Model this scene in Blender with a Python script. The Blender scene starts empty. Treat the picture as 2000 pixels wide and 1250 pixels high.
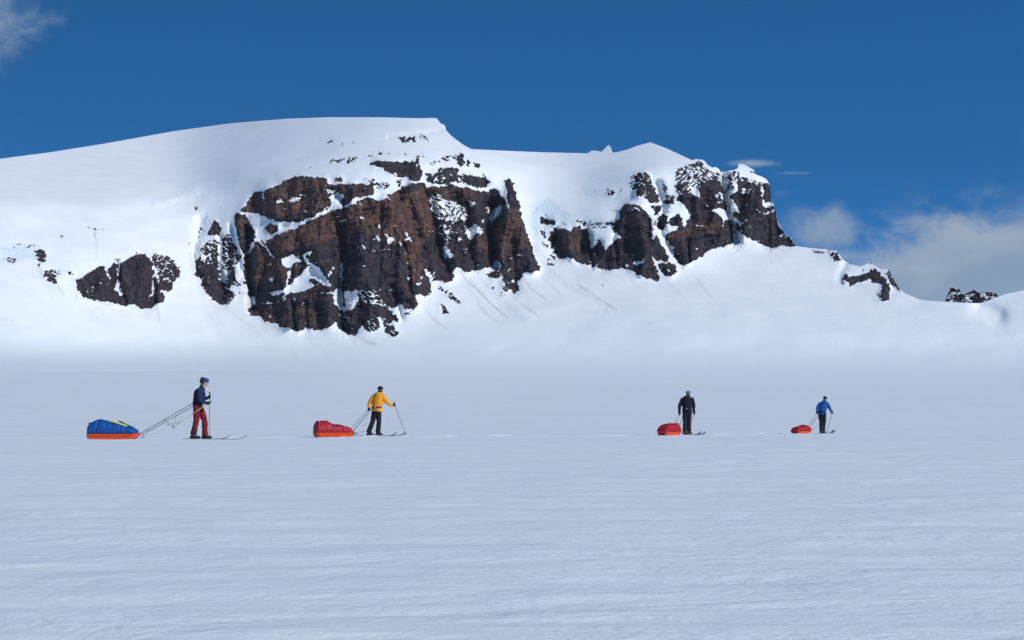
import bpy, math, random
import numpy as np
from mathutils import Vector

random.seed(5); np.random.seed(5)
S = bpy.context.scene
COL = S.collection
F = 3732.0      # focal length in photo pixels (2000 wide)
V0 = 800.0      # height of the true horizon in the photo
CZ = 0.85       # the photographer crouches

# ------------------------------------------------------------------ noise
_rng = np.random.RandomState(11)
_perm = np.concatenate([_rng.permutation(256)] * 3)
_ang = _rng.rand(256) * 2 * np.pi
_gx, _gy = np.cos(_ang), np.sin(_ang)

def perlin(x, y, seed=0):
    x = np.asarray(x, dtype=np.float64) + seed * 17.31; y = np.asarray(y, dtype=np.float64) + seed * 9.77
    xi = np.floor(x).astype(np.int64); yi = np.floor(y).astype(np.int64)
    xf = x - xi; yf = y - yi
    u = xf * xf * xf * (xf * (xf * 6 - 15) + 10); v = yf * yf * yf * (yf * (yf * 6 - 15) + 10)
    def g(ix, iy, dx, dy):
        h = _perm[_perm[ix & 255] + (iy & 255)]
        return _gx[h] * dx + _gy[h] * dy
    a = g(xi, yi, xf, yf); b = g(xi + 1, yi, xf - 1, yf)
    c = g(xi, yi + 1, xf, yf - 1); d = g(xi + 1, yi + 1, xf - 1, yf - 1)
    return ((a + (b - a) * u) + ((c + (d - c) * u) - (a + (b - a) * u)) * v) * 1.5

def fbm(x, y, octv=4, seed=0, gain=0.5):
    s = 0; a = 1.0; f = 1.0
    for i in range(octv):
        s = s + a * perlin(x * f, y * f, seed + i * 3); a *= gain; f *= 2.03
    return s

def ridged(x, y, octv=4, seed=0, gain=0.5):
    s = 0; a = 1.0; f = 1.0
    for i in range(octv):
        s = s + a * (1 - 2 * np.abs(perlin(x * f, y * f, seed + i * 3))); a *= gain; f *= 2.03
    return s

def blur1(a, sig, axis):
    r = max(1, int(sig * 3)); k = np.exp(-0.5 * (np.arange(-r, r + 1) / sig) ** 2); k /= k.sum()
    pad = [(0, 0), (0, 0)]; pad[axis] = (r, r)
    p = np.pad(a, pad, mode='edge'); out = np.zeros_like(a); n = a.shape[axis]
    for i, w in enumerate(k):
        out += w * (p[i:i + n, :] if axis == 0 else p[:, i:i + n])
    return out

def blur(a, su, sv):
    return blur1(blur1(a, sv, 0), su, 1)

def sstep(a, b, x):
    t = np.clip((x - a) / (b - a), 0, 1); return t * t * (3 - 2 * t)

# ------------------------------------------------------------------ materials
def new_mat(name):
    m = bpy.data.materials.new(name); m.use_nodes = True
    nt = m.node_tree; b = nt.nodes['Principled BSDF']
    return m, nt, b

def N(nt, typ, **kw):
    n = nt.nodes.new(typ)
    for k, v in kw.items():
        if k.startswith('i_'):
            n.inputs[k[2:].replace('_', ' ')].default_value = v
        else:
            setattr(n, k, v)
    return n

def math_node(nt, op, a, b=None, c=None, clamp=False):
    n = nt.nodes.new('ShaderNodeMath'); n.operation = op; n.use_clamp = clamp
    for i, x in enumerate((a, b, c)):
        if x is None: continue
        if isinstance(x, (int, float)): n.inputs[i].default_value = x
        else: nt.links.new(x, n.inputs[i])
    return n.outputs[0]

def mixc(nt, fac, a, b):
    n = nt.nodes.new('ShaderNodeMix'); n.data_type = 'RGBA'
    if isinstance(fac, (int, float)): n.inputs[0].default_value = fac
    else: nt.links.new(fac, n.inputs[0])
    for i, x in ((6, a), (7, b)):
        if isinstance(x, tuple): n.inputs[i].default_value = (*x[:3], 1)
        else: nt.links.new(x, n.inputs[i])
    return n.outputs[2]

def noise_tex(nt, vec, scale, detail=4, rough=0.55, mapscale=None, rot=None, dist=0.0):
    if mapscale or rot:
        mp = nt.nodes.new('ShaderNodeMapping'); nt.links.new(vec, mp.inputs[0])
        if mapscale: mp.inputs['Scale'].default_value = mapscale
        if rot: mp.inputs['Rotation'].default_value = rot
        vec = mp.outputs[0]
    n = nt.nodes.new('ShaderNodeTexNoise'); nt.links.new(vec, n.inputs['Vector'])
    n.inputs['Scale'].default_value = scale; n.inputs['Detail'].default_value = detail
    n.inputs['Roughness'].default_value = rough; n.inputs['Distortion'].default_value = dist
    return n.outputs['Fac']

def remap(nt, val, a, b, c=0.0, d=1.0, smooth=True):
    n = nt.nodes.new('ShaderNodeMapRange'); n.interpolation_type = 'SMOOTHSTEP' if smooth else 'LINEAR'
    nt.links.new(val, n.inputs[0])
    for i, x in enumerate((a, b, c, d)): n.inputs[i + 1].default_value = x
    return n.outputs[0]

def bump(nt, height, dist, strength=1.0, prev=None):
    n = nt.nodes.new('ShaderNodeBump'); n.inputs['Distance'].default_value = dist; n.inputs['Strength'].default_value = strength
    nt.links.new(height, n.inputs['Height'])
    if prev is not None: nt.links.new(prev, n.inputs['Normal'])
    return n.outputs[0]

def attr(nt, name):
    n = nt.nodes.new('ShaderNodeAttribute'); n.attribute_name = name; return n.outputs['Fac']

SNOW = (0.80, 0.835, 0.88)

def mat_plain():
    m, nt, b = new_mat('wind_packed_snow')
    geo = nt.nodes.new('ShaderNodeNewGeometry'); P = geo.outputs['Position']
    # wind crust: drifts elongated along the wind direction (roughly left to right)
    n1 = noise_tex(nt, P, 1.0, 5, 0.6, (0.55, 0.9, 1), (0, 0, 0.10), 0.8)
    n2 = noise_tex(nt, P, 1.0, 5, 0.62, (3.0, 4.6, 3), (0, 0, 0.22), 0.9)
    n3 = noise_tex(nt, P, 1.0, 3, 0.6, (19, 24, 20), (0, 0, 0.18), 0.3)
    n4 = noise_tex(nt, P, 1.0, 5, 0.6, (0.05, 0.10, 0.1), (0, 0, 0.08), 0.5)
    sp_ = nt.nodes.new('ShaderNodeSeparateXYZ'); nt.links.new(P, sp_.inputs[0]); fade = remap(nt, sp_.outputs[1], 120, 2000, 1.0, 0.25)
    n5 = noise_tex(nt, P, 1.0, 5, 0.62, (0.22, 0.5, 0.5), (0, 0, 0.12), 0.9)
    nb = bump(nt, n1, 0.062, 1.0)
    nt.links.new(fade, nb.node.inputs['Strength'])
    nb = bump(nt, n2, 0.017, 1.0, nb); nt.links.new(fade, nb.node.inputs['Strength'])
    nb = bump(nt, n3, 0.0065, 1.0, nb)
    f1 = remap(nt, n4, 0.35, 0.65)
    f2 = remap(nt, n2, 0.52, 0.72)
    c = mixc(nt, f1, (0.80, 0.850, 0.845), (0.86, 0.89, 0.875))
    c = mixc(nt, math_node(nt, 'MULTIPLY', f2, 0.40), c, (0.88, 0.89, 0.92))
    c = mixc(nt, math_node(nt, 'MULTIPLY', remap(nt, n5, 0.42, 0.62), 0.6), c, (0.86, 0.87, 0.885))
    nt.links.new(c, b.inputs['Base Color']); nt.links.new(nb, b.inputs['Normal'])
    b.inputs['Roughness'].default_value = 0.75
    b.inputs['Specular IOR Level'].default_value = 0.15
    return m

def mat_mountain():
    m, nt, b = new_mat('snow_and_lava_rock')
    geo = nt.nodes.new('ShaderNodeNewGeometry'); P = geo.outputs['Position']
    rk = attr(nt, 'rock'); wm = attr(nt, 'warm'); dt = attr(nt, 'dirt'); ic = attr(nt, 'ice')
    fine = noise_tex(nt, P, 0.16, 5, 0.65, (1, 1, 0.7))
    fr = math_node(nt, 'MULTIPLY_ADD', math_node(nt, 'SUBTRACT', fine, 0.5), 0.9, rk)
    fac = remap(nt, fr, -0.035, 0.035)
    # rock: dark grey brown basalt, rusty tuff where warm; vertical stains and beds
    st = noise_tex(nt, P, 0.13, 6, 0.72, (1.0, 1.0, 0.10))
    bd = noise_tex(nt, P, 0.05, 5, 0.7, (0.25, 0.25, 1.6), (0, 0.06, 0))
    mo = noise_tex(nt, P, 0.07, 6, 0.72, (1, 1, 0.5))
    dark = mixc(nt, remap(nt, mo, 0.3, 0.7), (0.015, 0.014, 0.021), (0.076, 0.062, 0.068))
    rust = mixc(nt, remap(nt, mo, 0.3, 0.72), (0.055, 0.031, 0.025), (0.195, 0.110, 0.082))
    wf = math_node(nt, 'ADD', wm, math_node(nt, 'MULTIPLY', math_node(nt, 'SUBTRACT', st, 0.5), 1.7))
    wf = math_node(nt, 'ADD', wf, math_node(nt, 'MULTIPLY', math_node(nt, 'SUBTRACT', bd, 0.5), 1.4))
    rockc = mixc(nt, remap(nt, wf, 0.22, 0.85), dark, rust)
    stain = remap(nt, noise_tex(nt, P, 0.13, 6, 0.75, (1, 1, 0.07)), 0.47, 0.66)
    rockc = mixc(nt, math_node(nt, 'MULTIPLY', stain, 0.85), rockc, (0.014, 0.012, 0.014))
    snowc = mixc(nt, remap(nt, noise_tex(nt, P, 0.012, 4, 0.6), 0.35, 0.65), (0.81, 0.835, 0.85), (0.86, 0.875, 0.885))
    lowz = nt.nodes.new('ShaderNodeSeparateXYZ'); nt.links.new(P, lowz.inputs[0])
    snowc = mixc(nt, remap(nt, lowz.outputs[2], 70, 210), (0.805, 0.86, 0.87), snowc)
    snowc = mixc(nt, math_node(nt, 'MULTIPLY', ic, 0.75, clamp=True), snowc, (0.56, 0.70, 0.76))
    dn = math_node(nt, 'MULTIPLY', dt, remap(nt, fine, 0.25, 0.75, 0.45, 1.0), clamp=True)
    snowc = mixc(nt, dn, snowc, (0.40, 0.335, 0.27))
    c = mixc(nt, fac, snowc, rockc)
    nt.links.new(c, b.inputs['Base Color'])
    b.inputs['Roughness'].default_value = 0.9
    b.inputs['Specular IOR Level'].default_value = 0.12
    rb = bump(nt, math_node(nt, 'MULTIPLY', noise_tex(nt, P, 0.35, 6, 0.7, (1, 1, 0.4)), fac), 1.0)
    sb = bump(nt, noise_tex(nt, P, 0.05, 4, 0.55, (0.6, 1.0, 2.2), (0, 0.25, 0)), 0.9, 1.0, rb)
    nt.links.new(sb, b.inputs['Normal'])
    return m

def simple(name, col, rough=0.7, bumpd=0.0, bscale=30, var=0.15, spec=0.3):
    m, nt, b = new_mat(name)
    tc = nt.nodes.new('ShaderNodeTexCoord').outputs['Object']
    n = noise_tex(nt, tc, bscale * 0.4, 3, 0.6)
    lo = tuple(max(0, x * (1 - var)) for x in col); hi = tuple(min(1, x * (1 + var)) for x in col)
    nt.links.new(mixc(nt, n, lo, hi), b.inputs['Base Color'])
    b.inputs['Roughness'].default_value = rough; b.inputs['Specular IOR Level'].default_value = spec
    if bumpd:
        nt.links.new(bump(nt, noise_tex(nt, tc, bscale, 4, 0.6), bumpd), b.inputs['Normal'])
    return m

# ------------------------------------------------------------------ object helpers
def mesh_obj(name, verts, faces, mat, parent=None, smooth=True):
    me = bpy.data.meshes.new(name)
    verts = np.asarray(verts, dtype=np.float64)
    if isinstance(faces, np.ndarray):
        nf, k = faces.shape
        me.vertices.add(len(verts)); me.vertices.foreach_set('co', verts.astype(np.float32).ravel())
        me.loops.add(nf * k); me.loops.foreach_set('vertex_index', faces.astype(np.int32).ravel())
        me.polygons.add(nf); me.polygons.foreach_set('loop_start', np.arange(0, nf * k, k, dtype=np.int32))
        me.update(calc_edges=True); me.validate()
    else:
        me.from_pydata([tuple(v) for v in verts], [], faces); me.update()
    if smooth:
        me.polygons.foreach_set('use_smooth', np.ones(len(me.polygons), dtype=bool))
    if mat: me.materials.append(mat)
    o = bpy.data.objects.new(name, me); COL.objects.link(o)
    if parent is not None: o.parent = parent
    return o

def tag(o, label=None, cat=None, group=None, kind=None):
    if label: o['label'] = label
    if cat: o['category'] = cat
    if group: o['group'] = group
    if kind: o['kind'] = kind
    return o

def empty(name, loc, rz=0):
    o = bpy.data.objects.new(name, None); COL.objects.link(o)
    o.location = loc; o.rotation_euler = (0, 0, rz); o.empty_display_size = 0.2
    return o

class MB:
    def __init__(s): s.v = []; s.f = []
    def loft(s, rings, cap=True, closed=False):
        n = len(rings[0]); b = len(s.v)
        for r in rings: s.v += [tuple(p) for p in r]
        m = len(rings)
        for i in range(m if closed else m - 1):
            i2 = (i + 1) % m
            for j in range(n):
                k = (j + 1) % n
                s.f.append((b + i * n + j, b + i * n + k, b + i2 * n + k, b + i2 * n + j))
        if cap and not closed:
            s.f.append(tuple(b + j for j in range(n))[::-1]); s.f.append(tuple(b + (m - 1) * n + j for j in range(n)))
    def tube(s, pts, rad, n=8):
        pts = [Vector(p) for p in pts]; rs = rad if isinstance(rad, (list, tuple)) else [rad] * len(pts)
        rings = []; up = None
        for i, p in enumerate(pts):
            d = (pts[min(i + 1, len(pts) - 1)] - pts[max(i - 1, 0)]).normalized()
            if up is None:
                up = Vector((0, 0, 1)) if abs(d.z) < 0.9 else Vector((1, 0, 0))
            a = d.cross(up).normalized(); bb = a.cross(d).normalized(); up = bb
            rings.append([p + (a * math.cos(t) + bb * math.sin(t)) * rs[i] for t in [2 * math.pi * k / n for k in range(n)]])
        s.loft(rings)
    def capsule(s, p0, r0, p1, r1, n=12):
        p0 = Vector(p0); p1 = Vector(p1); L = (p1 - p0).length
        d = (p1 - p0) / L if L > 1e-6 else Vector((0, 0, 1))
        pts = []; rs = []
        for k in range(5):
            t = (k + 0.35) / 5.35 * math.pi / 2; pts.append(p0 - d * r0 * math.cos(t)); rs.append(r0 * math.sin(t))
        pts.append(p0); rs.append(r0)
        if L > 1e-6: pts.append(p1); rs.append(r1)
        for k in range(4, -1, -1):
            t = (k + 0.35) / 5.35 * math.pi / 2; pts.append(p1 + d * r1 * math.cos(t)); rs.append(r1 * math.sin(t))
        up = Vector((0, 0, 1)) if abs(d.z) < 0.9 else Vector((1, 0, 0))
        a = d.cross(up).normalized(); b = a.cross(d)
        s.loft([[p + (a * math.cos(2 * math.pi * j / n) + b * math.sin(2 * math.pi * j / n)) * r for j in range(n)] for p, r in zip(pts, rs)])
    def chain(s, pts, rs):
        for i in range(len(pts) - 1): s.capsule(pts[i], rs[i], pts[i + 1], rs[i + 1])
    def ell(s, c, r, yaw=0, pitch=0, n=14, m=10):
        c = Vector(c); rings = []
        cy, sy, cp, sp = math.cos(yaw), math.sin(yaw), math.cos(pitch), math.sin(pitch)
        for i in range(m):
            t = (i + 0.3) / (m - 0.4) * math.pi; ring = []
            for j in range(n):
                a = 2 * math.pi * j / n
                x, y, z = r[0] * math.sin(t) * math.cos(a), r[1] * math.sin(t) * math.sin(a), -r[2] * math.cos(t)
                x, z = x * cp + z * sp, -x * sp + z * cp
                ring.append(c + Vector((x * cy - y * sy, x * sy + y * cy, z)))
            rings.append(ring)
        s.loft(rings)
    def body_loft(s, secs, n=18):
        # secs: (centre, half depth (front-back), half width, yaw)
        rings = []
        for c, rx, ry, yaw in secs:
            ring = []
            for j in range(n):
                a = 2 * math.pi * j / n
                x, y = rx * math.cos(a), ry * math.sin(a)
                ring.append(Vector(c) + Vector((x * math.cos(yaw) - y * math.sin(yaw), x * math.sin(yaw) + y * math.cos(yaw), 0)))
            rings.append(ring)
        s.loft(rings)
    def build(s, name, mat, parent=None, smooth=True):
        return mesh_obj(name, s.v, s.f, mat, parent, smooth)

def fuse(mb, name, mat, parent, voxel=0.014, smooth_it=4, wr=0.0, wscale=9.0, seed=0, shape=None):
    """union of the volumes in mb as ONE continuous surface, with cloth wrinkles"""
    me = bpy.data.meshes.new('tmp'); me.from_pydata([tuple(v) for v in mb.v], [], mb.f); me.update()
    o = bpy.data.objects.new('tmp', me); COL.objects.link(o)
    r = o.modifiers.new('r', 'REMESH'); r.mode = 'VOXEL'; r.voxel_size = voxel; r.adaptivity = 0
    if smooth_it:
        sm = o.modifiers.new('s', 'SMOOTH'); sm.factor = 0.5; sm.iterations = smooth_it
    dg = bpy.context.evaluated_depsgraph_get()
    m2 = bpy.data.meshes.new_from_object(o.evaluated_get(dg))
    bpy.data.objects.remove(o); bpy.data.meshes.remove(me)
    nv = len(m2.vertices); co = np.zeros(nv * 3, np.float32); m2.vertices.foreach_get('co', co); co = co.reshape(-1, 3)
    if wr:
        no = np.zeros(nv * 3, np.float32); m2.vertices.foreach_get('normal', no); no = no.reshape(-1, 3)
        q = ridged(co[:, 0] * wscale + co[:, 1] * 5, co[:, 2] * wscale * 1.5 + co[:, 1] * wscale, 3, seed)
        co = co + no * (q[:, None] - 0.6) * wr
    if shape is not None: co = shape(co)
    m2.vertices.foreach_set('co', co.astype(np.float32).ravel())
    m2.polygons.foreach_set('use_smooth', np.ones(len(m2.polygons), dtype=bool))
    m2.materials.clear(); m2.materials.append(mat); m2.name = name; m2.update()
    ob = bpy.data.objects.new(name, m2); COL.objects.link(ob)
    if parent is not None: ob.parent = parent
    return ob

# ------------------------------------------------------------------ the snow plain
VB_U = [-900, 0, 300, 500, 620, 760, 900, 1050, 1300, 1600, 2000, 2900]
VB_V = [726, 725, 724, 724, 726, 732, 738, 743, 747, 749, 751, 754]
DB_U = [-900, 0, 350, 700, 1050, 1400, 2000, 2900]
DB_D = [2350, 2450, 2950, 3000, 2950, 2850, 2700, 2500]
def smooth_curve(us, vs, sig):
    g = np.arange(-1000, 3000, 5.0); a = np.interp(g, us, vs)[:, None]
    return g, blur1(np.repeat(a, 1, 1), sig / 5.0, 0)[:, 0]
_vbg, _vbv = smooth_curve(VB_U, VB_V, 60)
_dbg, _dbv = smooth_curve(DB_U, DB_D, 90)
def vbase(u): return np.interp(u, _vbg, _vbv)
def dbase(u): return np.interp(u, _dbg, _dbv)

_hd = np.arange(0, 170, 1.0)
_hh = np.interp(_hd, [0, 6, 40, 56, 62, 66, 70, 75, 82, 90, 105, 125, 150, 170],
                [.82, .81, .83, .862, .92, .965, .98, .985, 1.05, 1.118, 1.15, 1.12, 1.0, .85])
_hh = blur1(_hh[:, None], 2.0, 0)[:, 0]

def ground_rel(x, y):
    """height of the plain relative to the lens"""
    x = np.asarray(x, float); y = np.asarray(y, float)
    yy = np.maximum(y, 1.0)
    near = -np.interp(yy, _hd, _hh)
    u = 1000 + F * np.clip(x / np.maximum(yy, 100), -0.5, 0.5)
    vb = vbase(u); D = dbase(u)
    ld = np.log(np.maximum(yy, 100.0))
    w = np.zeros_like(ld)
    L0, L4 = math.log(150.0), np.log(D)
    ks = [0.0, .39, .67, .875, 1.0]
    ls = [np.full_like(ld, L0), np.full_like(ld, math.log(300)), np.full_like(ld, math.log(600)), np.full_like(ld, math.log(1250)), L4]
    for i in range(4):
        t = np.clip((ld - ls[i]) / (ls[i + 1] - ls[i]), 0, 1); w = w + t * (ks[i + 1] - ks[i])
    v = 825 - w * (825 - vb)
    far = (V0 - v) / F * yy
    b = sstep(105, 260, yy)
    return near * (1 - b) + far * b

def ground_z(x, y):
    x = np.asarray(x, float); y = np.asarray(y, float)
    d = np.maximum(y, 4.0)
    und = 0.035 * fbm(x * 0.05, y * 0.13, 3, 40) * sstep(4, 30, d) + 0.022 * fbm(x * 0.35 + y * 0.08, y * 1.1, 3, 44)
    und = und + 0.0012 * np.maximum(d - 150, 0) * fbm(x * 0.004, y * 0.006, 3, 51)  * (1 - sstep(1800, 2500, d))
    return CZ + ground_rel(x, y) + und * (1 - 0.0 * d)

def gz(x, y): return float(ground_z(np.array([x]), np.array([y]))[0])

def build_plain(mat):
    # rows follow equal steps of perspective so that near drifts are real relief
    q = np.linspace(0, 1, 620)
    ys = 4.0 * (2600.0 / 4.0) ** q
    ys = np.concatenate([[-160, -60, -20, -5, 1], ys, [2680, 2760, 2860, 2960, 3060, 3150]])
    a = np.concatenate([np.linspace(-1.6, -0.36, 26)[:-1], np.linspace(-0.36, 0.36, 760), np.linspace(0.36, 1.6, 26)[1:]])
    Y, A = np.meshgrid(ys, a, indexing='ij')
    W = np.where(Y < 4, 4, Y)
    X = A * (W + 3.0)
    X = np.where(Y < 4, A * 60, X)
    X = np.where((Y >= 4) & (np.abs(A) > 0.36), np.sign(A) * (0.36 * (W + 3) + (np.abs(A) - 0.36) * (W + 60)), X)
    Z = ground_z(X, Y)
    # past the mountain foot the sheet dives under the slope
    u = 1000 + F * X / np.maximum(Y, 10)
    over = np.maximum(Y - dbase(u), 0); Z = Z - 0.02 * over - 0.0 * over
    r, c = Y.shape
    idx = np.arange(r * c).reshape(r, c)
    f = np.stack([idx[:-1, :-1], idx[:-1, 1:], idx[1:, 1:], idx[1:, :-1]], -1).reshape(-1, 4)
    o = mesh_obj('snow_plain', np.stack([X, Y, Z], -1).reshape(-1, 3), f, mat)
    tag(o, 'flat wind-packed snow plain the skiers cross', kind='structure')
    return o

# ------------------------------------------------------------------ the mountain, traced feature by feature
R = {'a': (340, 220, 4.8075), 'b': (340, 430, 4.8075), 'c': (700, 220, 4.8075), 'd': (700, 430, 4.8075),
     'm': (1030, 260, 4.16667), 'n': (1300, 280, 4.8067), 'q': (1550, 450, 4.0333), 'p': (0, 400, 3.905), 'o': (0, 200, 4.465)}
def P(r, *pts):
    x0, y0, s = R[r]
    return [(x0 + pts[i] / s, y0 + pts[i + 1] / s) for i in range(0, len(pts), 2)]

SIL = [(-900, 470), (-500, 400), (-200, 340), (0, 310), (100, 297), (200, 281), (340, 256), (450, 241), (560, 232), (640, 229), (740, 229), (820, 231),
       (845, 230), (853, 231), (858, 237), (860, 241), (867, 243), (870, 248), (871, 254), (880, 264), (890, 272), (905, 283), (920, 291), (980, 294), (1050, 297),
       (1148, 299.5), (1153, 295), (1162, 294), (1174, 296.5), (1181, 290), (1186, 285), (1189, 283), (1193, 288), (1196.5, 298), (1206, 297), (1225, 292), (1245, 284.5), (1270, 278), (1300, 289), (1330, 303),
       (1352, 313), (1358, 311), (1368, 311), (1376, 314), (1382, 322), (1391, 327), (1398, 326), (1404, 330), (1408, 336), (1430, 333), (1441, 328), (1443, 319.5),
       (1452, 321), (1462, 326), (1471, 331), (1477, 341), (1490, 346), (1498, 351), (1502, 359), (1505, 372), (1506.5, 395), (1512, 402), (1516, 420), (1520, 438),
       (1525, 442), (1532, 456), (1540, 463), (1545, 464), (1547, 471), (1552, 477), (1557, 481), (1580, 484), (1600, 485.5), (1612, 487), (1620, 489), (1634, 490), (1640, 498), (1647, 508),
       (1662, 516), (1680, 521), (1697, 514), (1703, 513), (1709, 520), (1722, 526), (1734, 526), (1738, 531), (1746, 547), (1758, 565), (1768, 573), (1778, 577),
       (1795, 585), (1820, 588), (1860, 590), (1900, 592), (1915, 592), (1930, 587), (1945, 581), (1965, 574), (2000, 567), (2100, 550), (2300, 520), (2900, 470)]

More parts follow.
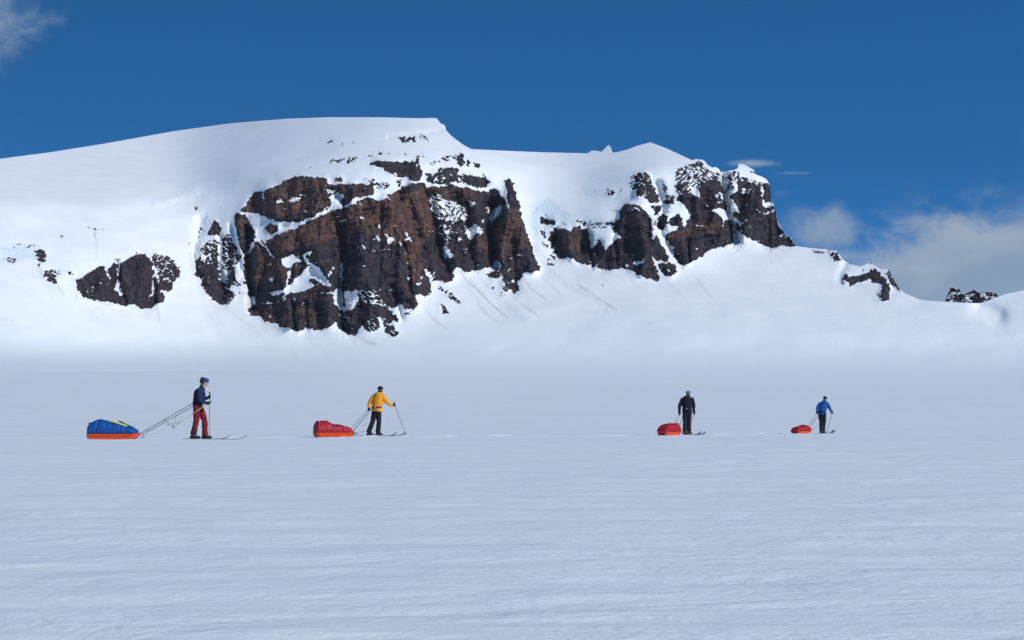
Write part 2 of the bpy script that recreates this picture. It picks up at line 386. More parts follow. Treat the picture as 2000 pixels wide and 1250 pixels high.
SNOWW, SP = -1.3, 0.0
PAINT = [
 # upper left band
 (.85, P('a',690,830,720,780,780,735,840,735,930,700,990,670,1060,630,1150,610,1280,600,1440,615,1450,665,1560,670,1620,665,1700,660,1800,675,1870,670,1880,760,1800,790,1700,800,1620,860,1590,890,1540,870,1490,880,1450,920,1380,930,1300,980,1230,990,1190,1030,1020,1030,920,1010,840,980,800,960,740,940,660,940,640,920,670,880)),
 (SNOWW, P('a',1445,640,1500,635,1560,665,1560,685,1500,680)),
 (SNOWW, P('a',1425,735,1505,728,1510,745,1440,762)),
 (SNOWW, P('a',1440,790,1520,760,1590,755,1592,800,1560,850,1590,885,1490,920,1450,910,1490,860,1470,820)),
 (SNOWW, P('a',1070,832,1130,795,1190,798,1140,842)),
 (SNOWW, P('a',958,840,1000,818,1034,852)),
 (-.3, P('a',1290,775,1340,795,1420,815,1340,815)),
 (-.4, P('a',820,760,845,755,840,830,825,835)),
 (.6, P('a',610,900,650,895,665,945,625,930)),
 # boulder in the ledge
 (.9, P('a',850,1080,890,1030,970,1070,978,1110,910,1155,870,1130)),
 # left pillar and the left group
 (.9, P('a',560,960,600,940,660,960,720,1040,770,1140,755,1250)+P('b',740,200,690,300,660,330,620,260,590,150,570,40)),
 (.25, P('b',380,0,440,60,430,150,560,120,590,250,640,340,600,400,645,560,690,560,690,700,600,690,560,740,500,810,430,800,350,740,240,610,260,570,190,520,210,380,260,230,310,150)),
 (.9, P('a',340,1070,390,1010,440,1080,430,1150,340,1150,290,1180)),
 (.56, P('b',300,480,350,420,420,300,440,500,470,560,500,800,430,800,350,740,270,640,270,560)),
 (.6, P('b',200,400,240,330,310,400,310,460,240,560,190,520)),
 (.5, P('b',470,400,560,400,590,560,540,620,470,520)),
 (SNOWW, P('b',310,150,420,140,430,200,340,180,270,240)),
 (SNOWW, P('b',440,60,540,60,560,130,480,130,440,150)),
 (SNOWW, P('b',425,150,450,200,440,330,440,430,500,520,480,530,420,460,415,300)),
 (SNOWW, P('b',420,500,470,490,495,560,450,570)),
 (SNOWW, P('b',245,310,275,310,305,390,280,392)),
 (SNOWW, P('b',525,650,560,610,640,620,640,660,570,690)),
 (SNOWW, P('b',545,150,580,180,640,300,640,340,600,260,560,210)),
 (SNOWW, P('b',575,430,600,430,650,600,690,620,695,720,640,690,640,600,590,560)),
 (SNOWW, P('b',620,430,655,430,665,530,640,530)),
 # main wall
 (.9, P('a',880,1190,960,1150,1080,1110,1180,1060,1300,1000,1480,920,1600,900,1680,850,1800,800,1870,810,1923,810)
    +P('c',130,810,200,830,290,770,400,710,500,660,600,650,620,660,640,700,780,690,900,680,960,670,1060,720,1150,740,1230,715,1300,720,1340,790,1400,830,1390,700,1350,640,1420,620,1450,660,1480,780,1520,850,1520,930,1560,1040,1580,1130)
    +P('d',1590,130,1640,290,1660,370,1712,450,1700,475,1640,495,1550,490,1545,530,1490,590,1520,670,1460,690,1400,650,1360,570,1340,540,1290,540,1240,555,1200,500,1240,480,1300,470,1350,430,1330,400,1270,370,1270,420,1240,450,1170,465,1060,480,1040,495,980,470,940,450,890,480,900,540,890,575,830,580,700,570,660,560,680,610,690,690,620,720,540,690,560,790,550,835,430,830,390,790,400,760,350,820,320,845,290,800,280,830,370,920,370,960,300,940,380,1060,385,1085,300,1105,250,1040,200,1000,150,1050,80,1040,30,980)
    +P('b',1700,1090,1640,1080,1560,1040,1510,960,1470,1000,1380,1040,1280,1030,1240,1010,1200,1040,1140,1045,1000,1000,960,970,880,960,800,910,720,890,680,840,740,800,765,780,740,720,700,720,690,600,660,540,650,440,660,340,700,300,750,250,760,210,780,190,820,180)),
 # snow inside the main wall
 (SNOWW, P('b',1250,420,1350,500,1480,640,1380,600,1250,650,1150,680,1000,690,920,702,900,680,1040,650,1100,600,1130,550,1200,500)),
 (.1, P('b',1250,560,1330,540,1400,600,1260,615)),
 (SNOWW, P('b',1000,370,1050,350,1110,330,1160,350,1200,395,1110,415,1080,450,1030,432)),
 (SNOWW, P('b',1200,330,1300,288,1290,310,1230,350,1290,400,1380,470,1490,640,1400,540,1330,470,1230,385)),
 (SNOWW, P('b',1505,660,1560,630,1580,720,1585,800,1625,855,1560,835,1510,790,1500,720)),
 (-.45, P('b',1590,680,1720,650,1745,740,1690,820,1650,860,1605,830)),
 (.05, P('b',1720,650,1900,640,1960,790,1900,800,1760,770)),
 (.25, P('b',1520,840,1660,860,1700,1000,1660,1060,1560,960)),
 (-.1, P('b',800,765,960,770,990,740,1010,700,1030,720,980,790,800,790)),
 (-.5, P('b',1010,740,1040,690,1060,690,1020,780)), (-.6, P('b',1125,720,1145,690,1140,770,1115,780)),
 (-.5, P('b',1370,680,1500,670,1500,690,1375,692)), (-.4, P('b',955,930,990,930,990,950)),
 (SNOWW, P('b',1558,400,1580,400,1578,520,1572,620,1555,640,1562,500)),
 (-.5, P('b',1430,530,1500,430,1510,450,1460,530)),
 (-.9, P('a',1545,1010,1620,1005,1620,1020,1560,1035)), (-.6, P('a',1710,990,1780,990,1780,1002,1715,1003)),
 (-.9, P('b',760,130,800,180,900,290,960,380,930,360,870,280,780,190)),
 (-.7, P('b',770,110,830,150,880,210,860,220,790,170)),
 (-.6, P('b',820,325,850,320,850,340)), (-.7, P('b',895,540,930,540,930,572,900,570)), (-.5, P('b',860,410,915,400,915,425,870,425)),
 (-.8, P('b',1100,330,1120,320,1110,350)), (-.6, P('b',1000,355,1050,345,1040,375)),
 (-.4, P('b',1060,480,1100,460,1070,600,1050,660,1040,640)),
 # speckled snow slabs right of the big red buttress
 (-.22, P('c',670,740,800,790,920,830,1010,900,1030,960,1000,1060,960,1000,900,1040,850,1070,790,1040,720,990,680,940,660,830)),
 (.06, P('c',740,1000,860,1020,900,1100,1000,1060,1180,1080,1170,1150,1050,1180,990,1110,900,1150,870,1250)+P('d',900,350,830,400,800,300,760,150,735,0)),
 (-.35, P('d',740,110,800,120,870,100,860,140,780,150)), (-.5, P('d',790,240,830,260,890,350,860,345,810,380)),
 (-.6, P('d',1000,100,1060,60,1080,20,1140,60,1170,120,1090,130,1050,200,1030,160)),
 (-.5, P('d',925,160,960,150,970,190,940,200)), (-.5, P('d',990,270,1010,265,1010,310,995,310)),
 (SNOWW, P('c',1230,960,1280,900,1350,860,1330,940,1270,1010,1240,1090)),
 (-.5, P('c',1200,890,1240,900,1220,960)), (-.5, P('c',1150,990,1190,1010,1160,1040)), (-.5, P('c',1040,840,1110,830,1090,860,1050,900)),
 (SNOWW, P('c',1310,740,1390,790,1420,870,1425,940,1400,880,1370,800)),
 (SNOWW, P('c',620,660,660,655,680,700,640,705)), (SNOWW, P('c',680,675,780,680,830,665,830,690,700,692)), (SNOWW, P('c',890,690,960,670,1060,715,1000,700)),
 (SNOWW, P('c',1150,720,1230,690,1250,700,1210,750)), (-.6, P('c',740,640,790,620,830,660,760,650)),
 (-.75, P('d',250,130,300,150,360,190,300,200,280,240,260,180)), (-.7, P('d',130,180,180,135,215,180,150,180)), (-.7, P('d',380,200,415,210,410,245,385,240)),
 (-.8, P('d',430,195,450,135,515,205,470,185)), (-.8, P('d',30,245,75,245,65,265,45,268)), (-.6, P('d',180,50,215,30,210,80,185,75)),
 (-.5, P('d',340,290,360,320,345,320)), (-.6, P('d',420,300,460,310,440,325)), (-.6, P('d',450,530,490,530,490,570,465,575)), (-.4, P('d',300,640,340,645,330,670,305,668)),
 (-.5, P('d',580,520,605,540,590,560)), (-.6, P('c',250,1130,330,1180,360,1200,290,1190)), (-.6, P('c',430,1120,500,1190,440,1180)),
 (.0, P('d',610,460,720,470,740,540,690,590,650,540)), (-.8, P('d',610,460,660,480,700,560,680,590,640,510)),
 (-.35, P('d',540,590,600,570,620,590,550,620)), (.2, P('d',0,700,200,720,280,790,270,830,100,760,0,770)),
 (.1, P('d',180,900,300,950,370,1060,300,1100,200,1000)), (SNOWW, P('d',180,900,230,960,250,1040,210,1000)), (.05, P('d',60,960,140,920,200,1000,150,1050,90,1030)),
 (-.9, P('d',1270,375,1330,400,1350,440,1300,470,1270,430)),
 (.0, P('d',1240,430,1350,440,1380,560,1340,540)), (-.6, P('d',1420,520,1480,600,1450,590)),
 # upper bands
 (.8, P('c',95,485,150,450,180,455,200,495,130,500)),
 (.75, P('c',190,450,350,460,450,455,550,450,590,500,600,600,580,640,500,640,440,610,330,590,270,560,200,510)),
 (-.6, P('c',310,575,350,560,370,540,350,590)),
 (.42, P('c',620,560,700,580,760,510,800,520,880,500,950,540,930,590,1000,570,1080,590,1190,600,1240,650,1200,700,1140,715,1060,690,1000,660,900,660,850,680,700,670,630,650)),
 (.8, P('c',1010,610,1190,610,1238,650,1200,700,1140,712,1060,690)),
 (.3, P('c',540,400,570,420,580,480,540,450)), (-.12, P('c',560,380,660,400,640,430,560,420)),
 (.35, P('c',930,390,970,375,1000,430,1010,500,950,510,920,470)), (.6, P('c',1015,430,1050,440,1050,505,1020,500)), (.6, P('c',1070,460,1130,470,1145,520,1080,515)), (.6, P('c',1145,575,1195,570,1195,590,1150,590)),
 (-.12, P('c',640,470,740,450,760,420,930,385,930,450,840,450,760,470,700,500)),
 (.15, P('c',760,410,850,410,850,450,780,450)),
 (.3, P('c',360,230,410,210,450,225,540,215,540,250,560,295,540,300,500,270,430,300,400,295)), (.0, P('c',570,200,620,190,665,270,640,275,570,240)),
 (-.25, P('c',480,320,530,320,520,340,480,335)), (-.2, P('c',735,250,760,250,745,268)),
 (-.12, P('c',150,375,310,370,320,400,150,400)), (-.22, P('c',0,415,140,395,140,425,0,435)), (-.2, P('c',370,375,460,370,460,415,370,390)),
 (.0, P('c',40,610,140,610,160,660,100,640)), (.0, P('c',150,650,290,650,300,715,160,720)), (-.1, P('c',340,640,440,620,390,690,370,700)),
 (.1, P('a',1435,260,1490,262,1490,285,1440,290)), (-.05, P('a',1570,285,1600,285,1585,340,1565,330)), (-.1, P('a',1665,262,1705,265,1690,292,1670,290)),
 (-.15, P('a',1450,435,1720,410,1700,480,1460,475)), (.5, P('a',1500,605,1590,605,1590,650,1510,650)), (.0, P('a',1090,590,1280,590,1280,610,1090,610)), (-.2, P('a',1230,500,1370,500,1250,545)),
 (-.05, P('a',1780,620,1880,610,1923,690,1870,680)), (.1, P('a',175,890,235,885,225,918,180,925)), (.0, P('a',425,870,470,850,465,870,430,885)), (-.1, P('a',480,835,530,830,520,848)),
 (.05, P('a',280,1005,300,1000,298,1050,285,1045)), (-.05, P('a',235,1070,270,1070,250,1130,225,1200,210,1200)), (.0, P('b',140,215,160,215,160,295,140,290)), (-.15, P('b',70,250,90,250,85,310,70,300)),
 (-.1, P('a',630,830,720,820,700,860)),
 # lone rocks on the apron
 (.25, P('d',740,610,800,640,870,680,900,700,970,790,900,780,840,730,760,650)), (.5, P('d',780,780,830,810,845,890,790,885)), (.05, P('d',750,800,780,770,790,830)),
 (.0, P('d',1245,620,1280,620,1275,655,1250,650)), (.3, P('d',1340,620,1390,630,1400,720,1380,720)), (.2, P('d',1300,690,1340,700,1335,725)), (.1, P('d',1310,640,1335,660,1380,740,1350,720)),
 (-.1, P('d',370,875,400,875,395,895)), (-.15, P('d',430,840,520,850,500,885,440,895)), (.3, P('d',845,1070,872,1072,872,1085,850,1083)), (.0, P('d',165,1090,200,1095,190,1110)),
 # second wall
 (.9, P('m',100,668,180,710,235,720,220,760,150,745,100,735)),
 (.9, P('m',210,780,260,770,350,800,380,760,430,760,460,790,490,770,510,880,530,930,560,890,590,860,620,930,650,930,700,880,760,840,690,790,720,710,750,700,750,620,800,575,900,580,960,640,1000,690,1050,790,1060,860,1150,1010,1150,1040,1060,1060,1010,1000,1080,1180,1050,1205,960,1180,850,1120,820,1130,780,1090,740,1110,640,1115,560,1105,500,1080,420,1050,320,1010,310,1040,230,1000,210,950,170,870,180,810)),
 (.85, P('m',1060,1065,1150,1050,1200,1070,1215,1120,1200,1160,1120,1165,1070,1110)), (-.6, P('m',1125,1100,1155,1100,1150,1125)),
 (-.9, P('m',500,780,590,860,560,890,535,950,515,930)), (-.9, P('m',625,870,650,860,650,950,625,950)), (-.5, P('m',660,850,760,830,765,860,700,845,690,880)),
 (-.05, P('m',640,720,710,700,710,770,640,760)), (-.1, P('m',400,700,650,740,640,790,500,770,400,740)), (-.2, P('m',340,800,385,835,350,830)),
 (SNOWW, P('m',850,1050,980,1042,940,1060,860,1075)), (.0, P('m',500,1060,590,1070,570,1110,520,1095)), (-.2, P('m',780,1060,840,1070,820,1120,790,1090)),
 (-.6, P('m',1010,750,1060,760,1060,790,1025,870,1012,860)), (-.3, P('m',1000,700,1050,710,1055,770,1010,750)), (-.7, P('m',1020,1005,1060,1040,1150,1045,1150,1060,1055,1065)),
 (.35, P('m',95,785,140,790,170,870,150,860,100,815)), (.4, P('m',105,880,150,890,180,940,150,940)), (.4, P('m',150,970,210,985,240,1040,200,1020)), (.2, P('m',150,1030,190,1020,235,1090,200,1095,160,1070)), (.2, P('m',175,890,210,900,240,1000,200,980)),
 (-.1, P('m',265,720,350,740,340,760,280,745)),
 (.35, P('m',880,400,870,330,960,305,1000,340,1020,410,1080,540,1040,570,980,560,930,500,890,520,870,440)), (.8, P('m',885,430,935,430,940,500,890,530)), (.7, P('m',980,500,1060,490,1085,540,1060,570,990,560)),
 (.5, P('m',1000,590,1090,590,1100,640,1040,680,1010,620)), (.8, P('m',1060,680,1110,650,1145,690,1140,740,1090,800,1060,780)),
 (-.2, P('m',830,350,880,340,870,470,830,450)), (.0, P('m',630,465,700,455,710,510,650,500)), (-.05, P('m',720,465,775,440,770,475,720,475)), (-.15, P('m',640,620,750,630,740,650,690,635)), (-.12, P('m',780,340,830,345,820,370)),
 (.25, P('m',835,455,870,450,870,480)), (.2, P('m',580,1225,615,1230,610,1245)), (.6, P('m',665,1238,680,1240,678,1250)),
 # second wall, towers
 (.3, P('m',1085,415,1135,415,1135,475,1100,470)), (.7, P('m',1100,545,1185,540,1190,575,1105,578)), (.3, P('m',1150,510,1190,510,1190,540)), 
 (.9, P('n',90,525,120,490,250,480,300,500,335,530,310,430,340,380,430,340,480,335,530,400,560,520,560,560,590,650,620,720,635,780,642,930,560,970,400,1000,340,1060,250,1110,200,1140,140,1140,80,1060,60,980,0,900,0,860,100,820,110,780,40,780,20,740,70,680,130,665,190,790,200,700,240,700,200,620,170,570)),
 (SNOWW, P('n',435,625,540,615,600,680,622,718,545,722,490,660)), (-.8, P('n',535,720,550,720,548,800,540,790)), (-.3, P('n',480,545,560,535,560,555,490,565)), (-.15, P('n',440,470,560,440,560,530,500,520)),
 (.45, P('n',70,400,130,380,230,400,210,440,150,440,90,455)), (-.12, P('n',90,240,260,180,560,300,540,400,440,330,340,370,300,440,230,400,80,380)), (.1, P('n',270,160,330,150,410,275,340,260,280,210)), (.2, P('n',300,340,380,340,370,380,310,400)),
 (.0, P('n',0,480,80,490,90,540,0,540)), (-.1, P('n',100,440,250,430,250,480,110,490)), (.8, P('n',0,540,75,545,75,560,0,565)), (.5, P('n',0,390,15,400,10,470,0,480)),
 (-.5, P('n',270,770,360,765,355,790,270,785)), (-.7, P('n',30,1010,90,1020,90,1060,50,1040)), (-.8, P('n',0,940,70,970,70,990,0,970)),
 (.9, P('n',670,340,740,305,790,380,840,380,890,400,905,440,905,380,960,370,990,400,995,550,1030,600,1060,770,1120,850,1175,870,1190,910,1240,965,1160,975,1080,950,1030,990,960,970,850,920,760,890,680,820,640,790,650,750,700,740,640,690,640,650,700,640,640,560,600,490,680,440)),
 (SNOWW, P('n',900,535,960,555,1020,582,950,605,910,590)), (SNOWW, P('n',920,660,1030,618,1032,632,930,672)), (-.9, P('n',638,800,700,755,770,705,755,735,650,800)), (-.25, P('n',690,430,810,430,800,470,700,470)),
 (-.12, P('n',560,280,680,240,700,300,660,420,600,470,560,440)), (-.05, P('n',790,330,900,360,980,400,900,420,790,370)), (-.2, P('n',790,250,860,270,850,310)), (.4, P('n',780,255,850,270,850,300,800,280)), (-.1, P('n',1040,870,1090,840,1150,870,1100,900)), (.1, P('n',680,310,780,320,790,370,680,360)),
 (-.9, P('n',905,420,920,410,918,520,908,520)),
 # right hand outcrops
 (.7, P('q',368,390,400,345,430,340,430,370,520,350,640,300,690,330,690,370,640,380,580,390,460,430,440,450,420,405,380,430)), (SNOWW, P('q',385,400,415,395,425,430,400,430)), (-.6, P('q',510,378,535,372,530,388)),
 (.8, P('q',600,395,640,378,690,370,720,380,760,430,750,560,690,555,650,500,700,480,700,430,640,415)), (.3, P('q',720,350,750,315,800,400,850,470,790,460,740,390)), (.0, P('q',640,490,700,500,690,550,650,520)),
 (.1, P('q',570,255,620,255,640,280,600,270)), (.6, P('q',540,308,560,308,560,325,545,325)), (.2, P('q',700,325,760,310,770,340,720,350)), (.4, P('q',770,400,810,400,850,470,870,490,830,470)),
 (.15, P('q',130,150,240,160,250,190,160,185)), (.2, P('q',250,160,330,165,385,235,320,245,280,200)), (.15, P('q',400,230,450,270,430,270)), (.1, P('q',945,530,990,538,970,542)), (-.1, P('q',60,135,140,145,130,155)),
 # left rocks
 (.9, P('p',580,570,640,540,720,490,790,460,810,510,840,470,870,440,900,455,940,430,1000,400,1040,370,1110,370,1160,440,1170,520,1200,600,1200,640,1260,690,1250,740,1190,760,1150,800,1090,795,1010,765,930,770,850,745,700,730,640,705,590,650,575,600)),
 (.12, P('p',1160,360,1300,400,1370,470,1378,540,1330,600,1280,670,1190,640,1200,520,1160,440)), (.6, P('p',1330,440,1378,500,1375,560,1340,560,1310,500)), (.6, P('p',1190,560,1300,600,1320,640,1280,670,1200,640)),
 (-.7, P('p',805,510,830,520,850,570,830,560)), (-.9, P('p',893,470,920,445,905,540,915,610,942,690,900,680,872,640,895,590)), (-.5, P('p',620,600,660,600,650,612)), (-.5, P('p',695,610,712,625,700,630)), (-.4, P('p',1120,690,1180,690,1170,700,1130,705)), (-.5, P('p',1160,580,1175,580,1170,720,1162,720)),
 (.35, P('p',325,500,410,490,430,560,440,625,390,600,335,560)), (.35, P('p',260,350,300,330,350,345,345,440,300,440,270,400)), (.2, P('p',270,445,330,450,290,480)), (.0, P('p',480,480,560,510,570,550,530,540)), (-.25, P('p',410,490,480,500,470,540,420,540)),
 (.1, P('p',640,165,655,165,650,180)), (.1, P('p',695,188,755,195,745,205,705,200)), (-.22, P('p',660,160,800,180,800,200,660,200)), (-.05, P('p',440,220,485,225,480,245,460,250)), (.0, P('p',755,415,780,420,765,430)),
 (-.30, P('p',80,290,270,290,270,330,100,330)), (-.22, P('p',0,400,130,400,130,450,80,460)), (-.2, P('p',90,880,135,885,130,895)), (.3, P('p',674,1150,686,1150,684,1158)), (.0, P('p',1380,470,1400,480,1395,500)),
]
# how steep the ground is (tangent), broad strokes, smoothed afterwards
STEEP = [
 (.50, [(-900, 330), (300, 300), (700, 300), (1000, 420), (1300, 420), (1560, 470), (1700, 520), (2900, 560), (2900, 800), (-900, 800)]),
 (.27, [(-900, 200), (2900, 200), (2900, 300), (1360, 340), (1300, 330), (1100, 335), (930, 310), (860, 262), (760, 290), (600, 300), (480, 330), (380, 370), (250, 400), (0, 400), (-900, 480)]),
 (.40, [(620, 262), (870, 250), (940, 310), (900, 330), (640, 330), (560, 340)]),
 (.60, [(920, 310), (1230, 350), (1240, 420), (1060, 440), (1000, 380)]),
 (1.5, [(480, 380), (560, 340), (640, 345), (880, 310), (920, 320), (1000, 360), (1050, 530), (900, 540), (860, 560), (790, 660), (600, 650), (480, 600), (380, 520), (400, 440)]),
 (1.9, [(1050, 430), (1200, 430), (1200, 400), (1240, 330), (1400, 330), (1500, 350), (1540, 470), (1440, 480), (1340, 520), (1290, 545), (1180, 530), (1080, 510)]),
 (1.5, [(150, 540), (250, 490), (350, 500), (350, 560), (290, 600), (160, 580)]),
 (.44, [(-900, 640), (400, 640), (700, 680), (900, 640), (1400, 560), (1600, 560), (2900, 610), (2900, 680), (1300, 660), (900, 700), (-900, 690)]),
 (.36, [(-900, 672), (400, 668), (700, 700), (900, 690), (1400, 670), (2900, 690), (2900, 800), (-900, 800)]),
]
# chutes (deeper, metres) and ribs (negative): polyline, half width px, depth
CHUTES = [
 ([(666, 440), (668, 500), (664, 545), (668, 590), (672, 640)], 9, 30), ([(672, 440), (676, 400), (660, 380)], 7, 12),
 ([(962, 400), (955, 450), (962, 500), (968, 520)], 9, 32), ([(955, 450), (960, 420), (975, 395)], 8, 16),
 ([(482, 450), (484, 500), (488, 560), (494, 600)], 8, 26), ([(452, 440), (462, 490), (476, 540)], 5, 8),
 ([(430, 460), (428, 520), (440, 570)], 6, 9),
 ([(838, 380), (848, 440), (862, 500), (870, 530)], 10, 14), ([(915, 400), (918, 470), (925, 520)], 9, 12),
 ([(790, 480), (796, 520), (800, 560)], 5, 12), ([(745, 400), (744, 480), (740, 560)], 4, 7), ([(570, 590), (574, 640)], 5, 12),
 ([(596, 590), (600, 640)], 4, 7), ([(765, 560), (780, 600), (785, 620)], 5, 10),
 ([(1290, 440), (1300, 470), (1330, 510)], 8, 18), ([(1412, 340), (1418, 400), (1430, 440), (1436, 470)], 9, 34), ([(1343, 470), (1346, 510)], 4, 12),
 ([(1206, 440), (1200, 470), (1205, 520)], 5, 10), ([(1085, 450), (1078, 480)], 5, 10), ([(1150, 460), (1155, 520)], 5, 8), ([(1285, 360), (1296, 400), (1290, 440)], 8, 14),
 ([(1490, 360), (1492, 390)], 4, 8), ([(228, 510), (232, 560), (245, 590)], 5, 14), ([(298, 520), (302, 590)], 5, 10), ([(378, 480), (384, 530), (400, 560)], 7, 12),
 ([(620, 280), (560, 320), (500, 355), (430, 400), (390, 440)], 26, 6), ([(392, 430), (379, 490), (383, 525)], 10, 9),
 ([(1500, 395), (1512, 470)], 6, -6), ([(820, 380), (830, 440), (850, 520)], 12, -14), ([(700, 400), (705, 500), (720, 620)], 22, -12), ([(1000, 380), (1010, 450), (1030, 520)], 16, -16),
 ([(560, 480), (540, 560), (560, 640)], 24, -8), ([(1250, 400), (1255, 500)], 24, -12), ([(1380, 380), (1400, 450)], 24, -8), ([(1468, 360), (1480, 460)], 18, -10),
 ([(860, 256), (820, 262), (760, 268)], 5, 5), ([(520, 370), (560, 400)], 16, -6), ([(270, 520), (272, 580)], 16, -10), ([(190, 550), (200, 570)], 14, -8),
 ([(305, 398), (340, 386), (380, 373)], 9, -4.0), ([(1915, 600), (1950, 616)], 16, 16),
 ([(1656, 500), (1640, 545)], 8, 5), ([(1060, 540), (1180, 600)], 10, 2), ([(960, 560), (1030, 620)], 10, -2), ([(400, 620), (440, 690)], 14, 3), ([(330, 640), (360, 690)], 12, -3),
]
DIRT = [  # polyline, half width px, strength
 (P('d',940,470,1010,560,1120,660,1250,790,1390,910), 1.6, .62), (P('d',930,500,1020,620,1140,760), 2.6, .24), (P('d',990,480,1100,620,1180,700), 2.0, .30),
 (P('d',1110,490,1200,620), 2.0, .22), (P('d',1120,780,1200,880,1300,950), 2.6, .30), (P('d',1420,690,1550,800,1700,910), 2.2, .42), (P('d',1380,770,1490,880), 1.2, .2),
 (P('d',1545,530,1620,640,1760,745), 1.4, .42), (P('d',1690,510,1800,600,1900,700), 3.0, .2), (P('d',570,760,680,900,760,1000), 2.2, .25), (P('d',710,920,830,1030), 1.2, .35),
 (P('d',30,1110,90,1150,160,1165), 4.0, .34), (P('b',1760,1110,1840,1150,1900,1165), 3.5, .2), (P('b',1000,1010,1030,1065,1150,1090,1350,1110), 1.0, .22),
 (P('b',500,830,620,930,760,1010), 5.0, .14), (P('b',700,900,900,985,1100,1060,1300,1060,1480,1040), 3.5, .16), (P('d',280,840,420,870,520,860), 4.0, .12),
 (P('p',640,720,850,760,1010,780,1200,800), 3.2, .22), (P('p',1200,780,1215,890), 3.0, .22), (P('p',440,620,490,690), 1.5, .4), (P('p',560,560,565,640,585,715), 1.4, .65), (P('p',728,200,733,280,735,400), 1.2, .42), (P('p',715,200,722,240), 1.6, .5),
 (P('p',485,240,490,320), 1.2, .25), (P('p',340,600,400,700), 2.0, .2), (P('p',1380,560,1395,700), 2.0, .12), (P('p',300,470,330,560), 5.0, .25), (P('p',0,880,60,870,110,890), 1.6, .25),
 (P('m',270,1040,420,1170), 3.0, .14), (P('m',830,1130,870,1230), 2.0, .2), (P('n',100,1140,150,1220), 3.0, .16), (P('n',150,1150,260,1250), 1.4, .16), (P('n',1040,970,1110,1000), 4.0, .22), (P('q',760,500,830,520), 4.0, .16),
 ([(1130, 556), (1165, 580), (1205, 606)], 1.3, .55), ([(1060, 512), (1110, 560)], 1.8, .18), ([(1300, 548), (1335, 580)], 1.5, .25), ([(1340, 520), (1390, 580)], 2.5, .22),
 ([(0, 485), (40, 492), (80, 478)], 1.2, .25), ([(18, 508), (60, 500)], 2.0, .2), ([(878, 520), (905, 560), (960, 610)], 5, .10), ([(960, 530), (1010, 600)], 6, .08),
]
ICE = [(.8, [(1045, 400), (1070, 385), (1110, 420), (1120, 440), (1080, 440), (1055, 450), (1040, 470), (1030, 430)]), (.6, [(0, 480), (60, 475), (75, 500), (30, 512), (0, 510)]),
       (.8, P('m',500,790,600,870,570,900,530,900)), (.6, P('m',380,690,640,740,640,790,420,740)), (.7, P('p',420,480,500,480,480,550,430,540)), (.5, P('n',560,280,640,300,640,480,600,600,640,720,590,640)),
       (.4, P('m',430,440,560,450,540,520,440,500))]

def raster(shape_pts, U, V, acc, val, op='set'):
    pts = np.array(shape_pts); u0, u1, v0, v1 = pts[:, 0].min(), pts[:, 0].max(), pts[:, 1].min(), pts[:, 1].max()
    us, vs = U[0], V[:, 0]
    i0, i1 = np.searchsorted(us, u0), np.searchsorted(us, u1, 'right'); j0, j1 = np.searchsorted(vs, v0), np.searchsorted(vs, v1, 'right')
    if i1 <= i0 or j1 <= j0: return
    x = U[j0:j1, i0:i1]; y = V[j0:j1, i0:i1]; ins = np.zeros(x.shape, bool); n = len(pts)
    for k in range(n):
        xa, ya = pts[k]; xb, yb = pts[(k + 1) % n]
        if ya == yb: continue
        c = ((ya > y) != (yb > y)) & (x < (xb - xa) * (y - ya) / (yb - ya) + xa); ins ^= c
    acc[j0:j1, i0:i1][ins] = val

def line_dist(pts, U, V, pad):
    pts = np.array(pts); us, vs = U[0], V[:, 0]
    i0, i1 = np.searchsorted(us, pts[:, 0].min() - pad), np.searchsorted(us, pts[:, 0].max() + pad); j0, j1 = np.searchsorted(vs, pts[:, 1].min() - pad), np.searchsorted(vs, pts[:, 1].max() + pad)
    sl = (slice(j0, j1), slice(i0, i1)); x, y = U[sl], V[sl]; best = np.full(x.shape, 1e9)
    for k in range(len(pts) - 1):
        a, b = pts[k], pts[k + 1]; d = b - a; t = np.clip(((x - a[0]) * d[0] + (y - a[1]) * d[1]) / (d @ d), 0, 1)
        best = np.minimum(best, np.hypot(x - a[0] - t * d[0], y - a[1] - t * d[1]))
    return sl, best

def RAMP(u): return np.interp(u, [0, 500, 900, 1300, 2000], [65, 65, 60, 65, 80])

